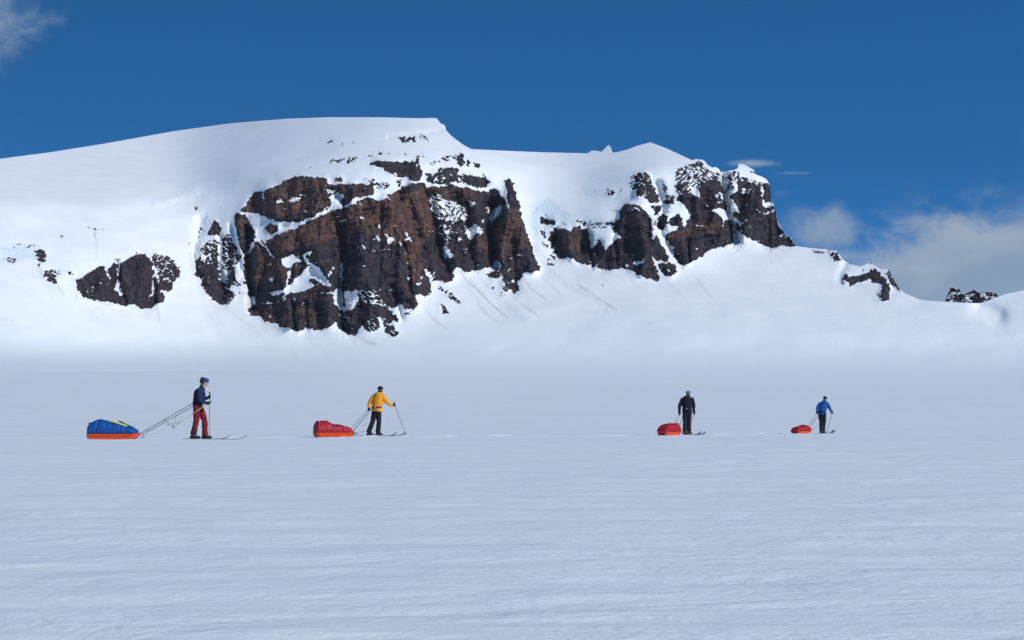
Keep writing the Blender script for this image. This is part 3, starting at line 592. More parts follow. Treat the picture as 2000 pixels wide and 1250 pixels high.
def build_mountain(mat):
    st = 1.25
    us = np.arange(-320, 2320, st); vs = np.arange(205, 775, st)
    U, V = np.meshgrid(us, vs)
    # wobble the traced outlines so that no edge is straight
    WU = U + 3.0 * fbm(U / 9, V / 9, 3, 1); WV = V + 3.0 * fbm(U / 9, V / 9, 3, 7)
    Wt = np.full(U.shape, SNOWW)
    for w, pts in PAINT: raster(pts, U, V, Wt, .9 if w >= .75 else (w + .15 if -.31 < w < .2 else w))
    Wt = blur(Wt, 0.9, 0.9)
    iu = np.clip((WU - us[0]) / st, 0, len(us) - 1).round().astype(int); iv = np.clip((WV - vs[0]) / st, 0, len(vs) - 1).round().astype(int)
    Wt = Wt[iv, iu]
    n1 = fbm(U / 7.0, V / 5.5, 4, 20, .6); n2 = fbm((U + 0.45 * V) / 4.0, V / 8.0, 4, 23, .6); n3 = fbm(U / 40, V / 4.0, 3, 27)
    Wb = blur(Wt, 0.6, 0.6)
    orient = sstep(-.15, .15, fbm(U / 60, V / 45, 2, 30))
    sa = fbm((U * .82 + V * .57) / 12.0, (V * .82 - U * .57) / 2.6, 3, 31, .6); sb2 = fbm((U * .75 - V * .66) / 12.0, (V * .75 + U * .66) / 2.6, 3, 34, .6)
    n2 = sa * orient + sb2 * (1 - orient)
    clus = sstep(.05, .55, fbm(U / 38, V / 26, 3, 36) + .15)
    amp = np.where(Wb > .5, .26 + .85 * clus, .9)
    amp = blur(amp, 2, 2)
    wobb = 5 * fbm(U / 40, V / 25, 3, 37)
    led = np.abs(np.mod((V + 0.20 * U + wobb) / 17.0, 1.0) - .5) * 17.0      # distance in px to a ledge line
    led2 = np.abs(np.mod((V - 0.42 * U + 1.5 * wobb) / 31.0 + .3, 1.0) - .5) * 31.0
    lg = sstep(.12, .35, fbm(U / 22, V / 9, 3, 38)); lg2 = sstep(.15, .4, fbm(U / 26, V / 14, 3, 39))
    rock = Wb + amp * (0.30 * n1 + 0.95 * n2) - (Wb > -.9) * (1.0 * lg * np.exp(-(led / 0.9) ** 2) + 1.2 * lg2 * np.exp(-(led2 / 1.2) ** 2)) * (.35 + .65 * clus)
    rmask = sstep(-0.12, 0.12, rock)
    cliff = blur(sstep(-0.3, 0.6, Wt), 5, 5)
    # slope field
    T = np.full(U.shape, 0.5)
    for w, pts in STEEP: raster(pts, U, V, T, w)
    T = np.exp(blur(np.log(T), 34, 9))
    T = 0.035 + (T - 0.035) * (lambda q: q * q * (1.6 - 0.6 * q))(np.clip( (vbase(us)[None, :] - V) / RAMP(us)[None, :], 0, 1))
    # march up every column
    D = np.zeros_like(U); order = np.argsort(-vs)
    vb = vbase(us); Dc = dbase(us).astype(float)
    for j in order:
        v = vs[j]; e = (V0 - v) / F
        step = np.clip((vb - v) / st + 0.5, 0, 1) * (st / F) * Dc / np.maximum(T[j] - e, np.interp(vb - v, [0, 60], [.016, .06]))
        Dc = Dc + step; D[j] = Dc
    # keep neighbouring columns of snow from drifting apart
    Db = blur(D, 50, 4); D = D * 0.15 + Db * 0.85
    # relief in metres
    rel = -2.2 * blur(rmask, 1.0, 1.0) - 3.0 * cliff
    rel += cliff * (-26.0 * (ridged((U + 0.12 * V) / 84, V / 200, 2, 60) - 0.6) - 2.0 * (ridged((U + 0.1 * V) / 24, V / 90, 2, 66) - 0.6) + 3.0 * fbm(U / 60, V / 9, 3, 70))
    facet = 2.6 * np.abs(perlin((U + 0.2 * V) / 38, V / 90, 61)) + 1.2 * np.abs(perlin((U - 0.3 * V) / 17, V / 30, 62)) + 0.35 * np.abs(perlin(U / 7, V / 14, 63))
    crack = np.maximum(ridged((U + .08 * V) / 13, V / 75, 3, 75) - 1.05, 0); crack2 = np.maximum(ridged((U - .3 * V) / 24, (V + .2 * U) / 40, 2, 76) - 1.0, 0)
    rel += rmask * (3.2 * facet + 6.0 * crack + 6.0 * crack2 + 0.35 * fbm(U / 3.6, V / 6, 3, 79))
    beds = fbm(U / 130 + 0.2, (V + 0.22 * U) / 5.5, 3, 71); rel += cliff * 2.4 * sstep(-.2, .2, beds)
    sp = np.exp(-((Wt + 0.15) / 0.5) ** 2)
    rel += sp * 1.6 * fbm(U / 6, V / 5, 3, 83)
    rel += (1 - cliff) * (4.5 * fbm(U / 130, V / 50, 2, 88) + 0.20 * fbm((U + 1.2 * V) / 12, (V - 0.2 * U) / 3.5, 3, 91))
    apron = sstep(520, 620, V) * (1 - cliff)
    rel += apron * 0.3 * fbm((U - 0.9 * V) / 16, (V + 0.6 * U) / 60, 3, 95) * sstep(-0.1, 0.5, fbm(U / 110, V / 60, 2, 12))
    for pts, w, dep in CHUTES:
        sl, ds = line_dist(pts, U, V, w * 3 + 3); wob = 1 + (0.25 * n1[sl] if w < 12 else 0.15 * fbm(U[sl] / 40, V[sl] / 40, 2, 3))
        rel[sl] += 1.35 * dep * np.exp(-(ds * wob / w) ** 2)
    ice = np.zeros_like(U)
    for w, pts in ICE: raster(pts, U, V, ice, w)
    ice = blur(ice, 3, 3); rel += ice * (2.0 * ridged((U + V) / 6, (V - U * 0.4) / 4, 3, 99))
    dirt = np.zeros_like(U)
    for pts, w, s in DIRT:
        sl, ds = line_dist(pts, U, V, w * 4 + 3)
        dd = np.exp(-(ds / w) ** 2) * s * np.clip(0.85 + 0.5 * fbm(U[sl] / 30, V[sl] / 30, 2, 9), 0, 1.2) * 1.4
        dirt[sl] = np.maximum(dirt[sl], dd)
    # old dust just below the walls
    below = np.zeros_like(U); acc = np.zeros(len(us))
    for j in range(len(vs)):
        acc = np.maximum(acc * 0.965, cliff[j] * 1.0); below[j] = acc
    below = blur(below, 5, 4)
    dirt = np.maximum(dirt, 0.34 * below * (1 - cliff) * np.clip(0.4 + fbm((U - 0.7 * V) / 8, V / 45, 3, 105), 0, 1) * sstep(430, 520, V))
    D = D + rel * (D / 3000.0)
    # rusty tuff versus dark basalt
    warm = np.zeros_like(U)
    WARM = [(.75, [(480, 390), (560, 345), (640, 345), (640, 400), (560, 430), (480, 420)]), (.45, [(640, 345), (740, 345), (740, 390), (640, 400)]),
            (.85, [(520, 450), (600, 430), (660, 400), (780, 375), (840, 360), (870, 400), (830, 480), (760, 480), (700, 450), (650, 470), (560, 490), (500, 540), (490, 480)]),
            (.60, [(490, 480), (560, 490), (570, 540), (520, 560), (490, 560)]), (.8, [(780, 440), (820, 440), (830, 540), (800, 560), (785, 500)]), (.8, [(965, 440), (1010, 400), (1020, 430), (1035, 490), (1000, 480), (985, 510), (965, 490)]),
            (.7, [(915, 460), (955, 455), (960, 500), (930, 500)]), (.5, [(400, 440), (430, 440), (440, 460), (400, 460)]), (.7, [(455, 430), (480, 420), (490, 450), (460, 460)]), (.55, [(840, 360), (940, 360), (940, 400), (860, 390)]),
            (.45, [(1000, 345), (1015, 370), (1020, 410), (1000, 390)]), (.6, [(1080, 440), (1130, 450), (1160, 500), (1100, 490)]), (.55, [(1220, 430), (1270, 425), (1270, 440), (1220, 445)]), (.45, [(1220, 480), (1270, 480), (1270, 490), (1220, 492)]),
            (.85, [(1300, 448), (1410, 428), (1415, 450), (1340, 460), (1340, 470), (1300, 470)]), (.6, [(1440, 440), (1480, 415), (1480, 430), (1460, 445)]), (.5, [(1230, 510), (1290, 520), (1280, 540)]), (.6, [(1062, 500), (1085, 505), (1085, 525), (1065, 520)]),
            (.35, [(480, 580), (640, 590), (660, 640), (500, 640)]), (.4, [(780, 560), (880, 540), (880, 580), (800, 620)]), (.45, [(980, 520), (1010, 520), (1010, 560), (990, 550)]), (.4, [(740, 320), (830, 320), (820, 350), (740, 350)])]
    for w, pts in WARM: raster(pts, U, V, warm, w)
    warm = blur(warm, 6, 6)
    # sample the columns up to the skyline, then down the hidden far side
    sil = np.interp(us, [p[0] for p in SIL], [p[1] for p in SIL])
    rough = (Wt[np.clip(((sil - vs[0]) / st).astype(int) + 3, 0, len(vs) - 1), np.arange(len(us))] > -1.0)
    sil = sil + np.where(rough, 1.3 * perlin(us / 3.0, us * 0, 3), 0.15 * perlin(us / 9.0, us * 0, 5))
    nr = 430; t = np.linspace(0, 1, nr)
    VV = (vb + 1.2)[None, :] + t[:, None] * (sil - vb - 1.2)[None, :]
    fj = np.clip((VV - vs[0]) / st, 0, len(vs) - 1.001); j0 = fj.astype(int); fr = fj - j0; ci = np.arange(len(us))[None, :]
    def samp(A): return A[j0, ci] * (1 - fr) + A[j0 + 1, ci] * fr
    DD = samp(D); UU = np.repeat(us[None, :], nr, 0)
    X = (UU - 1000) / F * DD; Y = DD; Z = CZ + (V0 - VV) / F * DD
    Z[0] -= 2.0
    at = {k: samp(A) for k, A in (('rock', rock), ('warm', warm), ('dirt', dirt), ('ice', ice))}
    bX, bY, bZ = [], [], []
    for dd, dz in ((6, 0.6), (25, 5), (80, 24), (220, 90), (520, 300)):
        d2 = DD[-1] + dd; bX.append((us - 1000) / F * d2); bY.append(d2); bZ.append(Z[-1] - dz)
    X = np.vstack([X] + bX); Y = np.vstack([Y] + bY); Z = np.vstack([Z] + bZ)
    for k in at: at[k] = np.vstack([at[k]] + [at[k][-1]] * len(bX))
    r, c = X.shape; idx = np.arange(r * c).reshape(r, c)
    f = np.stack([idx[:-1, :-1], idx[:-1, 1:], idx[1:, 1:], idx[1:, :-1]], -1).reshape(-1, 4)
    o = mesh_obj('mountain', np.stack([X, Y, Z], -1).reshape(-1, 3), f, mat)
    for k, A in at.items():
        a = o.data.attributes.new(k, 'FLOAT', 'POINT'); a.data.foreach_set('value', A.astype(np.float32).ravel())
    tag(o, 'snow covered mountain with dark brown rock walls', kind='structure')
    return o

def build_far_peak(mat, name, u0, u1, sil_pts, vbot, dist, seed, rockw, label):
    """a far rocky crest of its own, standing behind the snow saddle"""
    us = np.arange(u0, u1, 0.8); sil = np.interp(us, [p[0] for p in sil_pts], [p[1] for p in sil_pts]); sil = sil + 1.4 * perlin(us / 4.0, us * 0, seed) * sstep(0, 4, vbot - sil)
    nr = 60; t = np.linspace(0, 1, nr); V = vbot + t[:, None] * (sil - vbot)[None]; U = np.repeat(us[None], nr, 0)
    D = dist + (vbot - V) / F * dist / 0.9 + 14 * (ridged(U / 12, V / 12, 4, seed) - 0.6) * -1
    X = (U - 1000) / F * D; Y = D; Z = CZ + (V0 - V) / F * D
    rock = rockw + 0.6 * fbm((U + V * 0.7) / 12, V / 9, 4, seed + 5) - 0.35 * ridged((U + V) / 17, V / 16, 2, seed + 9) + 0.3
    for dd, dz in ((5, 1), (40, 25), (200, 150)):
        d2 = D[nr - 1] + dd; X = np.vstack([X, (us - 1000) / F * d2]); Y = np.vstack([Y, d2]); Z = np.vstack([Z, Z[nr - 1] - dz]); rock = np.vstack([rock, rock[-1]])
    r, c = X.shape; idx = np.arange(r * c).reshape(r, c)
    f = np.stack([idx[:-1, :-1], idx[:-1, 1:], idx[1:, 1:], idx[1:, :-1]], -1).reshape(-1, 4)
    o = mesh_obj(name, np.stack([X, Y, Z], -1).reshape(-1, 3), f, mat)
    a = o.data.attributes.new('rock', 'FLOAT', 'POINT'); a.data.foreach_set('value', rock.astype(np.float32).ravel())
    tag(o, label, kind='structure'); return o

MP = mat_plain(); MM = mat_mountain()
build_plain(MP)
build_mountain(MM)
build_far_peak(MM, 'far_hill', 1838, 1956, [(1838, 600), (1846, 588), (1850, 578), (1855, 563), (1862, 562), (1868, 566), (1873, 564), (1879, 573), (1884, 575), (1890, 571), (1897, 569), (1902, 566), (1910, 571), (1918, 570), (1926, 570), (1934, 571), (1942, 572), (1950, 577), (1956, 586)], 604, 5200, 130, 0.05,
               'small jagged rock crest showing behind the snow saddle')

# ------------------------------------------------------------------ tracks in the snow
def build_track():
    key = [(-34, 49.5), (-22, 52.5), (-12.5, 55.6), (-6.6, 65.0), (-3.0, 69.2), (1.5, 71.6), (5.4, 74.0), (7.5, 77.5), (11.0, 83.5), (14.4, 90.2)]
    ks = np.array(key, float); seg = np.r_[0, np.cumsum(np.hypot(*np.diff(ks, axis=0).T))]
    s = np.arange(0, seg[-1], 0.12); px = np.interp(s, seg, ks[:, 0]); py = np.interp(s, seg, ks[:, 1])
    px = blur1(px[:, None], 14, 0)[:, 0]; py = blur1(py[:, None], 14, 0)[:, 0]
    tx = np.gradient(px); ty = np.gradient(py); L = np.hypot(tx, ty); nx, ny = -ty / L, tx / L
    w = np.linspace(-0.55, 0.55, 23)
    X = px[:, None] + nx[:, None] * w; Y = py[:, None] + ny[:, None] * w
    prof = 0.022 * np.exp(-((np.abs(w) - 0.36) / 0.07) ** 2) - 0.0 * w + 0.004 * np.exp(-(w / 0.08) ** 2)
    edge = np.clip((0.55 - np.abs(w)) / 0.12, 0, 1)
    h = prof[None] * (0.30 + 1.5 * fbm(s[:, None] * 0.9, w[None] * 3, 3, 33)) + 0.010 * fbm(s[:, None] * 6, w[None] * 9, 2, 35)
    Z = ground_z(X, Y) + 0.006 + h * edge - 0.02 * (1 - edge)
    r, c = X.shape; idx = np.arange(r * c).reshape(r, c)
    f = np.stack([idx[:-1, :-1], idx[:-1, 1:], idx[1:, 1:], idx[1:, :-1]], -1).reshape(-1, 4)
    m, nt, b = new_mat('churned_snow'); b.inputs['Base Color'].default_value = (0.78, 0.815, 0.87, 1); b.inputs['Roughness'].default_value = 0.85; b.inputs['Specular IOR Level'].default_value = 0.1
    g = nt.nodes.new('ShaderNodeNewGeometry').outputs['Position']; nt.links.new(bump(nt, noise_tex(nt, g, 9, 4, 0.6), 0.03), b.inputs['Normal'])
    tag(mesh_obj('track', np.stack([X, Y, Z], -1).reshape(-1, 3), f, m), 'line of ski and sled tracks pressed across the snow', kind='structure')
build_track()

# ------------------------------------------------------------------ people and gear
M = {
 'skin': simple('skin', (0.52, 0.29, 0.20), 0.55, 0, 20, 0.08), 'hair': simple('brown_hair', (0.055, 0.035, 0.025), 0.7, 0.004, 90, 0.4),
 'eye': simple('eye', (0.03, 0.02, 0.02), 0.3), 'black': simple('black_fabric', (0.012, 0.013, 0.018), 0.8, 0.004, 60, 0.3), 'boot': simple('ski_boot_shell', (0.014, 0.015, 0.022), 0.45, 0.002, 40, 0.2),
 'navy': simple('navy_fabric', (0.009, 0.022, 0.080), 0.75, 0.004, 60, 0.3), 'maroon': simple('maroon_fabric', (0.06, 0.010, 0.018), 0.8, 0.004, 60, 0.3),
 'redp': simple('red_trouser_fabric', (0.17, 0.008, 0.016), 0.7, 0.004, 60, 0.3), 'yellow': simple('yellow_shell_fabric', (0.85, 0.34, 0.012), 0.6, 0.004, 60, 0.15),
 'blue': simple('blue_shell_fabric', (0.012, 0.085, 0.30), 0.65, 0.004, 60, 0.25), 'band': simple('blue_knit', (0.012, 0.06, 0.22), 0.8, 0.003, 90, 0.2), 'teal': simple('teal_knit', (0.05, 0.17, 0.16), 0.85, 0.003, 90, 0.25),
 'dnavy': simple('near_black_fabric', (0.008, 0.012, 0.024), 0.8, 0.004, 60, 0.3), 'grey': simple('grey_fabric', (0.25, 0.25, 0.27), 0.8), 'white': simple('pale_plastic', (0.7, 0.7, 0.7), 0.4),
 'rope': simple('dark_cord', (0.03, 0.03, 0.04), 0.8), 'alu': simple('grey_pole_tube', (0.10, 0.10, 0.13), 0.35), 'lime': simple('yellow_pole_tube', (0.45, 0.42, 0.12), 0.4),
 'orange': simple('orange_sled_plastic', (0.92, 0.105, 0.018), 0.45, 0.0, 8, 0.1), 'redbag': simple('red_bag_fabric', (0.36, 0.011, 0.022), 0.55, 0.006, 22, 0.2), 'bluebag': simple('blue_bag_fabric', (0.006, 0.075, 0.30), 0.5, 0.006, 22, 0.25),
 'yroll': simple('yellow_foam', (0.75, 0.62, 0.16), 0.8), 'green': simple('green_cord', (0.02, 0.22, 0.05), 0.7), 'ski': simple('dark_ski', (0.012, 0.012, 0.016), 0.35), 'plumred': simple('dark_red_webbing', (0.12, 0.012, 0.03), 0.7),
}

def glove_mb(hand, wrist, axis):
    """closed hand: palm, four curled fingers and a thumb round a pole running along axis"""
    mb = MB(); h = Vector(hand); w = Vector(wrist); ax = Vector(axis).normalized(); back = (w - h)
    back = (back - ax * back.dot(ax)); back = back.normalized() if back.length > 1e-3 else Vector((0, 1, 0))
    side = ax.cross(back).normalized()
    mb.capsule(w, 0.036, h + back * 0.03, 0.036)
    mb.capsule(h + back * 0.030 + ax * 0.030, 0.021, h + back * 0.030 - ax * 0.034, 0.021)
    mb.capsule(h + side * 0.024 + back * 0.015 + ax * 0.03, 0.016, h + side * 0.024 + back * 0.015 - ax * 0.03, 0.016)
    for k, L in enumerate((0.88, 1.0, 0.95, 0.78)):
        o = h + ax * (0.036 - k * 0.024); pts = []
        for q in range(6):
            a = math.radians(60 + q * 46 * L); pts.append(o + (back * math.cos(a) + side * math.sin(a)) * 0.030)
        mb.chain(pts, [0.0120, 0.0118, 0.0112, 0.0105, 0.010, 0.009])
    b0 = h + back * 0.036 + ax * 0.018 - side * 0.01
    mb.chain([b0, b0 - side * 0.028 + ax * 0.018, h - side * 0.034 + ax * 0.036 - back * 0.006, h - side * 0.020 + ax * 0.044 - back * 0.028], [0.015, 0.014, 0.012, 0.010])
    return mb

def person(px, py, j, psi, fpsi, label, mats, seed, hat='hat', extra=None, height=1.0):
    """j: joints in metres, x right, y away, z up from the snow under the feet"""
    g0 = gz(px, py) + 0.03
    T = math.radians(psi); FT = math.radians(fpsi)
    fw = Vector((math.cos(T), math.sin(T), 0)); rt = Vector((math.sin(T), -math.cos(T), 0))
    J = {k: Vector(v) for k, v in j.items()}
    # ---- skin: one continuous body
    b = MB()
    hd = J['head']; nk = J['neck']
    ht = math.radians(j.get('_hyaw', (psi, 0, 0))[0] if isinstance(j.get('_hyaw'), tuple) else psi)
    hf = Vector((math.cos(ht), math.sin(ht), 0)); hr = Vector((math.sin(ht), -math.cos(ht), 0))
    b.ell(hd + Vector((0, 0, 0.012)), (0.094, 0.076, 0.108), ht)
    b.capsule(hd - Vector((0, 0, 0.055)) + hf * 0.015, 0.060, hd - Vector((0, 0, 0.085)) + hf * 0.045, 0.038)
    b.capsule(hd + hf * 0.088 + Vector((0, 0, 0.006)), 0.010, hd + hf * 0.108 - Vector((0, 0, 0.030)), 0.014)
    b.capsule(hd + hf * 0.080 - Vector((0, 0, 0.058)) + hr * 0.014, 0.012, hd + hf * 0.080 - Vector((0, 0, 0.058)) - hr * 0.014, 0.012)
    for sgn in (-1, 1):
        b.capsule(hd + hr * sgn * 0.074 + Vector((0, 0, 0.015)), 0.014, hd + hr * sgn * 0.074 - Vector((0, 0, 0.022)), 0.010)
    b.capsule(hd - Vector((0, 0, 0.06)) - hf * 0.01, 0.055, nk, 0.062)
    b.body_loft([(nk + Vector((0, 0, .01)), .07, .09, T), (J['chest'] + Vector((0, 0, .08)), .09, .155, T), (J['chest'], .10, .15, T), ((J['chest'] + J['pelvis']) / 2, .09, .13, T), (J['pelvis'], .10, .145, T), (J['pelvis'] - Vector((0, 0, .08)), .09, .13, T)])
    for s in 'LR':
        b.chain([J['sh' + s], J['el' + s], J['wr' + s]], [.050, .040, .028]); b.chain([J['hip' + s], J['kn' + s], J['an' + s]], [.078, .055, .040])
        b.capsule(J['wr' + s], .028, J['wr' + s] * .6 + J['ha' + s] * .4, .026)
        b.capsule(J['chest'] + Vector((0, 0, .1)), .06, J['sh' + s], .05); b.capsule(J['an' + s], .040, J['an' + s] + Vector((math.cos(FT), math.sin(FT), 0)) * .1 - Vector((0, 0, .06)), .032)
    body = fuse(b, 'person', M['skin'], None, 0.013, 2)
    body.location = (px, py, g0); tag(body, label, 'person', 'skiers pulling loaded sleds')
    for sgn in (-1, 1):
        e = MB(); e.ell(hd + hf * 0.083 + hr * sgn * 0.031 + Vector((0, 0, 0.012)), (0.011, 0.013, 0.010), ht, n=8, m=6); e.build('eye', M['eye'], body)
    # ---- jacket
    c = MB(); ch = J['chest']; pv = J['pelvis']; up = Vector((0, 0, 1)); hem = mats.get('hem', .10); bk = mats.get('bulk', 1.13)
    mid = (ch + pv) / 2
    c.body_loft([(nk + up * .03, .075, .085, T), (nk - up * .02, .095, .12, T), (ch + up * .13, .12 * bk, .185 * bk, T), (ch + up * .04, .14 * bk, .195 * bk, T), (mid + up * .02, .135 * bk, .18 * bk, T), (pv + up * .045, .13, .170, T), (pv - up * hem, .15, .188 * bk, T)])
    for s in 'LR':
        c.chain([J['sh' + s], J['el' + s] * .5 + J['sh' + s] * .5, J['el' + s], J['wr' + s]], [.074 * bk, .072 * bk, .062 * bk, .049]); c.capsule(ch + up * .12, .08, J['sh' + s], .068)
    if mats.get('hood'):
        c.chain([nk - fw * .08 + rt * .085 + up * .03, nk - fw * .12 + up * .02, nk - fw * .08 - rt * .085 + up * .03], [.045, .060, .045])
        c.chain([nk - fw * .06 + rt * .09 + up * .05, nk + fw * .06 + rt * .06 + up * .05], [.035, .025]); c.chain([nk - fw * .06 - rt * .09 + up * .05, nk + fw * .06 - rt * .06 + up * .05], [.035, .025])
    else:
        c.capsule(nk + up * .0, .075, nk + up * .045, .070)
    fuse(c, 'jacket', M[mats['jacket']], body, 0.014, 4, 0.010, 8, seed)
    if mats.get('vest'):
        c = MB(); c.body_loft([(nk - up * .0, .09, .11, T), (ch + up * .12, .130, .175, T), (ch + up * .03, .146, .19, T), (mid, .14, .17, T), (pv + up * .03, .135, .16, T), (pv - up * .02, .14, .17, T)])
        c.v = [tuple(Vector(v) - fw * .018) for v in c.v]; fuse(c, 'vest', M[mats['vest']], body, 0.014, 4, 0.008, 8, seed + 2)
    # ---- trousers
    c = MB(); c.body_loft([(pv + up * .06, .11, .145, T), (pv, .125, .165, T), (pv - up * .09, .13, .17, T), (pv - up * .14, .10, .14, T)])
    for s in 'LR':
        ankle = J['an' + s] + up * .02
        c.chain([J['hip' + s], (J['hip' + s] + J['kn' + s]) / 2, J['kn' + s], (J['kn' + s] + ankle) / 2, ankle], [.108, .100, .082, .084, .088])
    fuse(c, 'trousers', M[mats['trousers']], body, 0.014, 3, 0.010, 7, seed + 5)
    if mats.get('gaiter'):
        for s in mats['gaiter']:
            g = MB(); a1 = J['an' + s] + up * .03; g.capsule(a1, .095, a1 * .72 + J['kn' + s] * .28, .088); fuse(g, 'gaiter', M['black'], body, 0.014, 2, 0.004, 9, seed)
    # ---- boots
    for s in 'LR':
        a1 = J['an' + s]; fd = Vector((math.cos(FT), math.sin(FT), 0)); z0 = a1.z - 0.12 if a1.z > .15 else 0.0
        base = Vector((a1.x, a1.y, 0.045)); c = MB()
        c.chain([a1 + up * .05, Vector((a1.x, a1.y, .10)) - fd * .01], [.066, .062]); c.chain([base - fd * .07, base + fd * .04, base + fd * .165], [.046, .050, .040]); c.chain([Vector((a1.x, a1.y, .11)), base + fd * .10 + up * .015], [.058, .044])
        bo = fuse(c, 'boot', M['boot'], body, 0.012, 2)
        if mats.get('buckles'):
            for q in range(3):
                k = MB(); pc = base + fd * (.02 + q * .045) + up * (.062 - q * .012); sd = Vector((math.sin(FT), -math.cos(FT), 0)); k.capsule(pc + sd * .048, .008, pc + sd * .030 + up * .018, .008, 6); k.build('buckle', M['white'], bo)
    # ---- hip belt
    c = MB(); c.body_loft([(pv + up * .012, .152, .185, T), (pv + up * .022, .158, .192, T), (pv + up * .062, .156, .19, T), (pv + up * .072, .150, .183, T)], 28)
    bl = c.build('harness_belt', M[mats.get('belt', 'black')], body)
    if mats.get('clip'):
        c = MB(); c.ell(pv + up * .045 - fw * .165 + rt * .03, (.018, .022, .018), T, n=8, m=6); c.build('buckle', M['white'], bl)
    # ---- headwear
    if hat == 'hat':
        c = MB(); c.ell(hd + up * .052 - hf * .006, (.108, .092, .088), ht); c.body_loft([(hd + up * .01 - hf * .012, .100, .086, ht), (hd + up * .02 - hf * .010, .107, .093, ht), (hd + up * .065 - hf * .008, .106, .091, ht)])
        fuse(c, 'hat', M[mats['hat']], body, 0.012, 2, 0.003, 20, seed)
        if mats.get('neckwrap'):
            c = MB(); c.capsule(hd - up * .05 - hf * .02, .078, nk + up * .02, .082); fuse(c, 'scarf', M[mats['neckwrap']], body, 0.012, 2, .004, 16, seed)
    else:
        c = MB(); c.ell(hd + up * .04 - hf * .02, (.098, .090, .096), ht); c.ell(hd - up * .01 - hf * .055, (.062, .080, .085), ht); c.ell(hd + up * .105 - hf * .075, (.052, .050, .045), ht); c.ell(hd + up * .03 - hf * .11, (.045, .05, .06), ht)
        fuse(c, 'hair', M['hair'], body, 0.012, 1, 0.008, 26, seed)
        rings = []
        for z, k in ((-.028, .97), (-.018, 1.03), (.030, 1.05), (.070, 1.0), (.080, .93)):
            rings.append((hd + up * (z + .028) + hf * (.016 - z * .12), .103 * k, .094 * k, ht))
        c = MB(); c.body_loft(rings, 24); fuse(c, 'headband', M[mats['hat']], body, 0.010, 1)
    for s in 'LR':
        fuse(glove_mb(J['ha' + s], J['wr' + s], j['_ax' + s]), 'glove', M['black'], body, 0.007, 1)
    return body, g0

def ski(px, py, at, fpsi, label, off=0.0, tail=-.82):
    FT = math.radians(fpsi); fd = Vector((math.cos(FT), math.sin(FT), 0)); sd = Vector((-math.sin(FT), math.cos(FT), 0))
    x0, y0 = px + at[0], py + at[1]; root = empty('ski', (x0, y0, gz(x0, y0)))
    secs = [(tail, .022, -.02), (tail + .02, .034, -.018), (tail * .6, .032, -.004), (0, .030, 0), (.5, .033, 0), (.80, .040, .004), (.90, .041, .016), (.98, .038, .045), (1.04, .030, .085), (1.08, .016, .12), (1.09, .006, .130)]
    mb = MB(); rings = []
    for s, w, z in secs:
        p = fd * (s + off); zz = gz(x0 + p.x, y0 + p.y) - gz(x0, y0) + z + .012
        rings.append([p + sd * w + Vector((0, 0, zz)), p - sd * w + Vector((0, 0, zz)), p - sd * w + Vector((0, 0, zz + .016)), p + sd * w + Vector((0, 0, zz + .016))])
    mb.loft(rings); mb.build('ski_blade', M['ski'], root, smooth=False)
    b = MB(); o = Vector((0, 0, .03))
    for s0, s1, w, h in ((-.10, -.04, .034, .03), (.05, .17, .036, .022), (-.04, .05, .024, .010)):
        b.loft([[fd * s + sd * w + o, fd * s - sd * w + o, fd * s - sd * w * .8 + o + Vector((0, 0, h)), fd * s + sd * w * .8 + o + Vector((0, 0, h))] for s in (s0, s1)])
    b.build('binding', M['alu'], root, smooth=False)
    return tag(root, label, 'ski', 'skis worn by the four skiers')

def pole(px, py, g0, top, tip, label, mat='alu'):
    top = Vector(top); tip = Vector(tip); d = (tip - top); L = d.length; d = d / L
    root = empty('ski_pole', (px + tip.x, py + tip.y, g0 + tip.z)); o = -tip
    mb = MB(); mb.tube([top + o + d * .10, top + o + d * L * .55, tip + o], [.0095, .0090, .0065], 8); mb.build('shaft', M[mat], root)
    g = MB(); g.tube([top + o - d * .012, top + o, top + o + d * .03, top + o + d * .06, top + o + d * .13, top + o + d * .145], [.012, .021, .017, .018, .016, .011], 10); g.build('grip', M['black'], root)
    bk = MB(); c = tip + o - d * .06; bk.tube([c - d * .012, c - d * .006, c + d * .006], [.014, .045, .048], 12); bk.build('basket', M['black'], root)
    st = MB(); a = d.cross(Vector((0, 1, 0))).normalized(); st.tube([top + o + d * .01, top + o + a * .03 + d * .06, top + o + a * .035 + d * .12, top + o + a * .012 + d * .15], .006, 6); st.build('wrist_strap', M['black'], root)
    return tag(root, label, 'ski pole', 'ski poles held by the skiers')

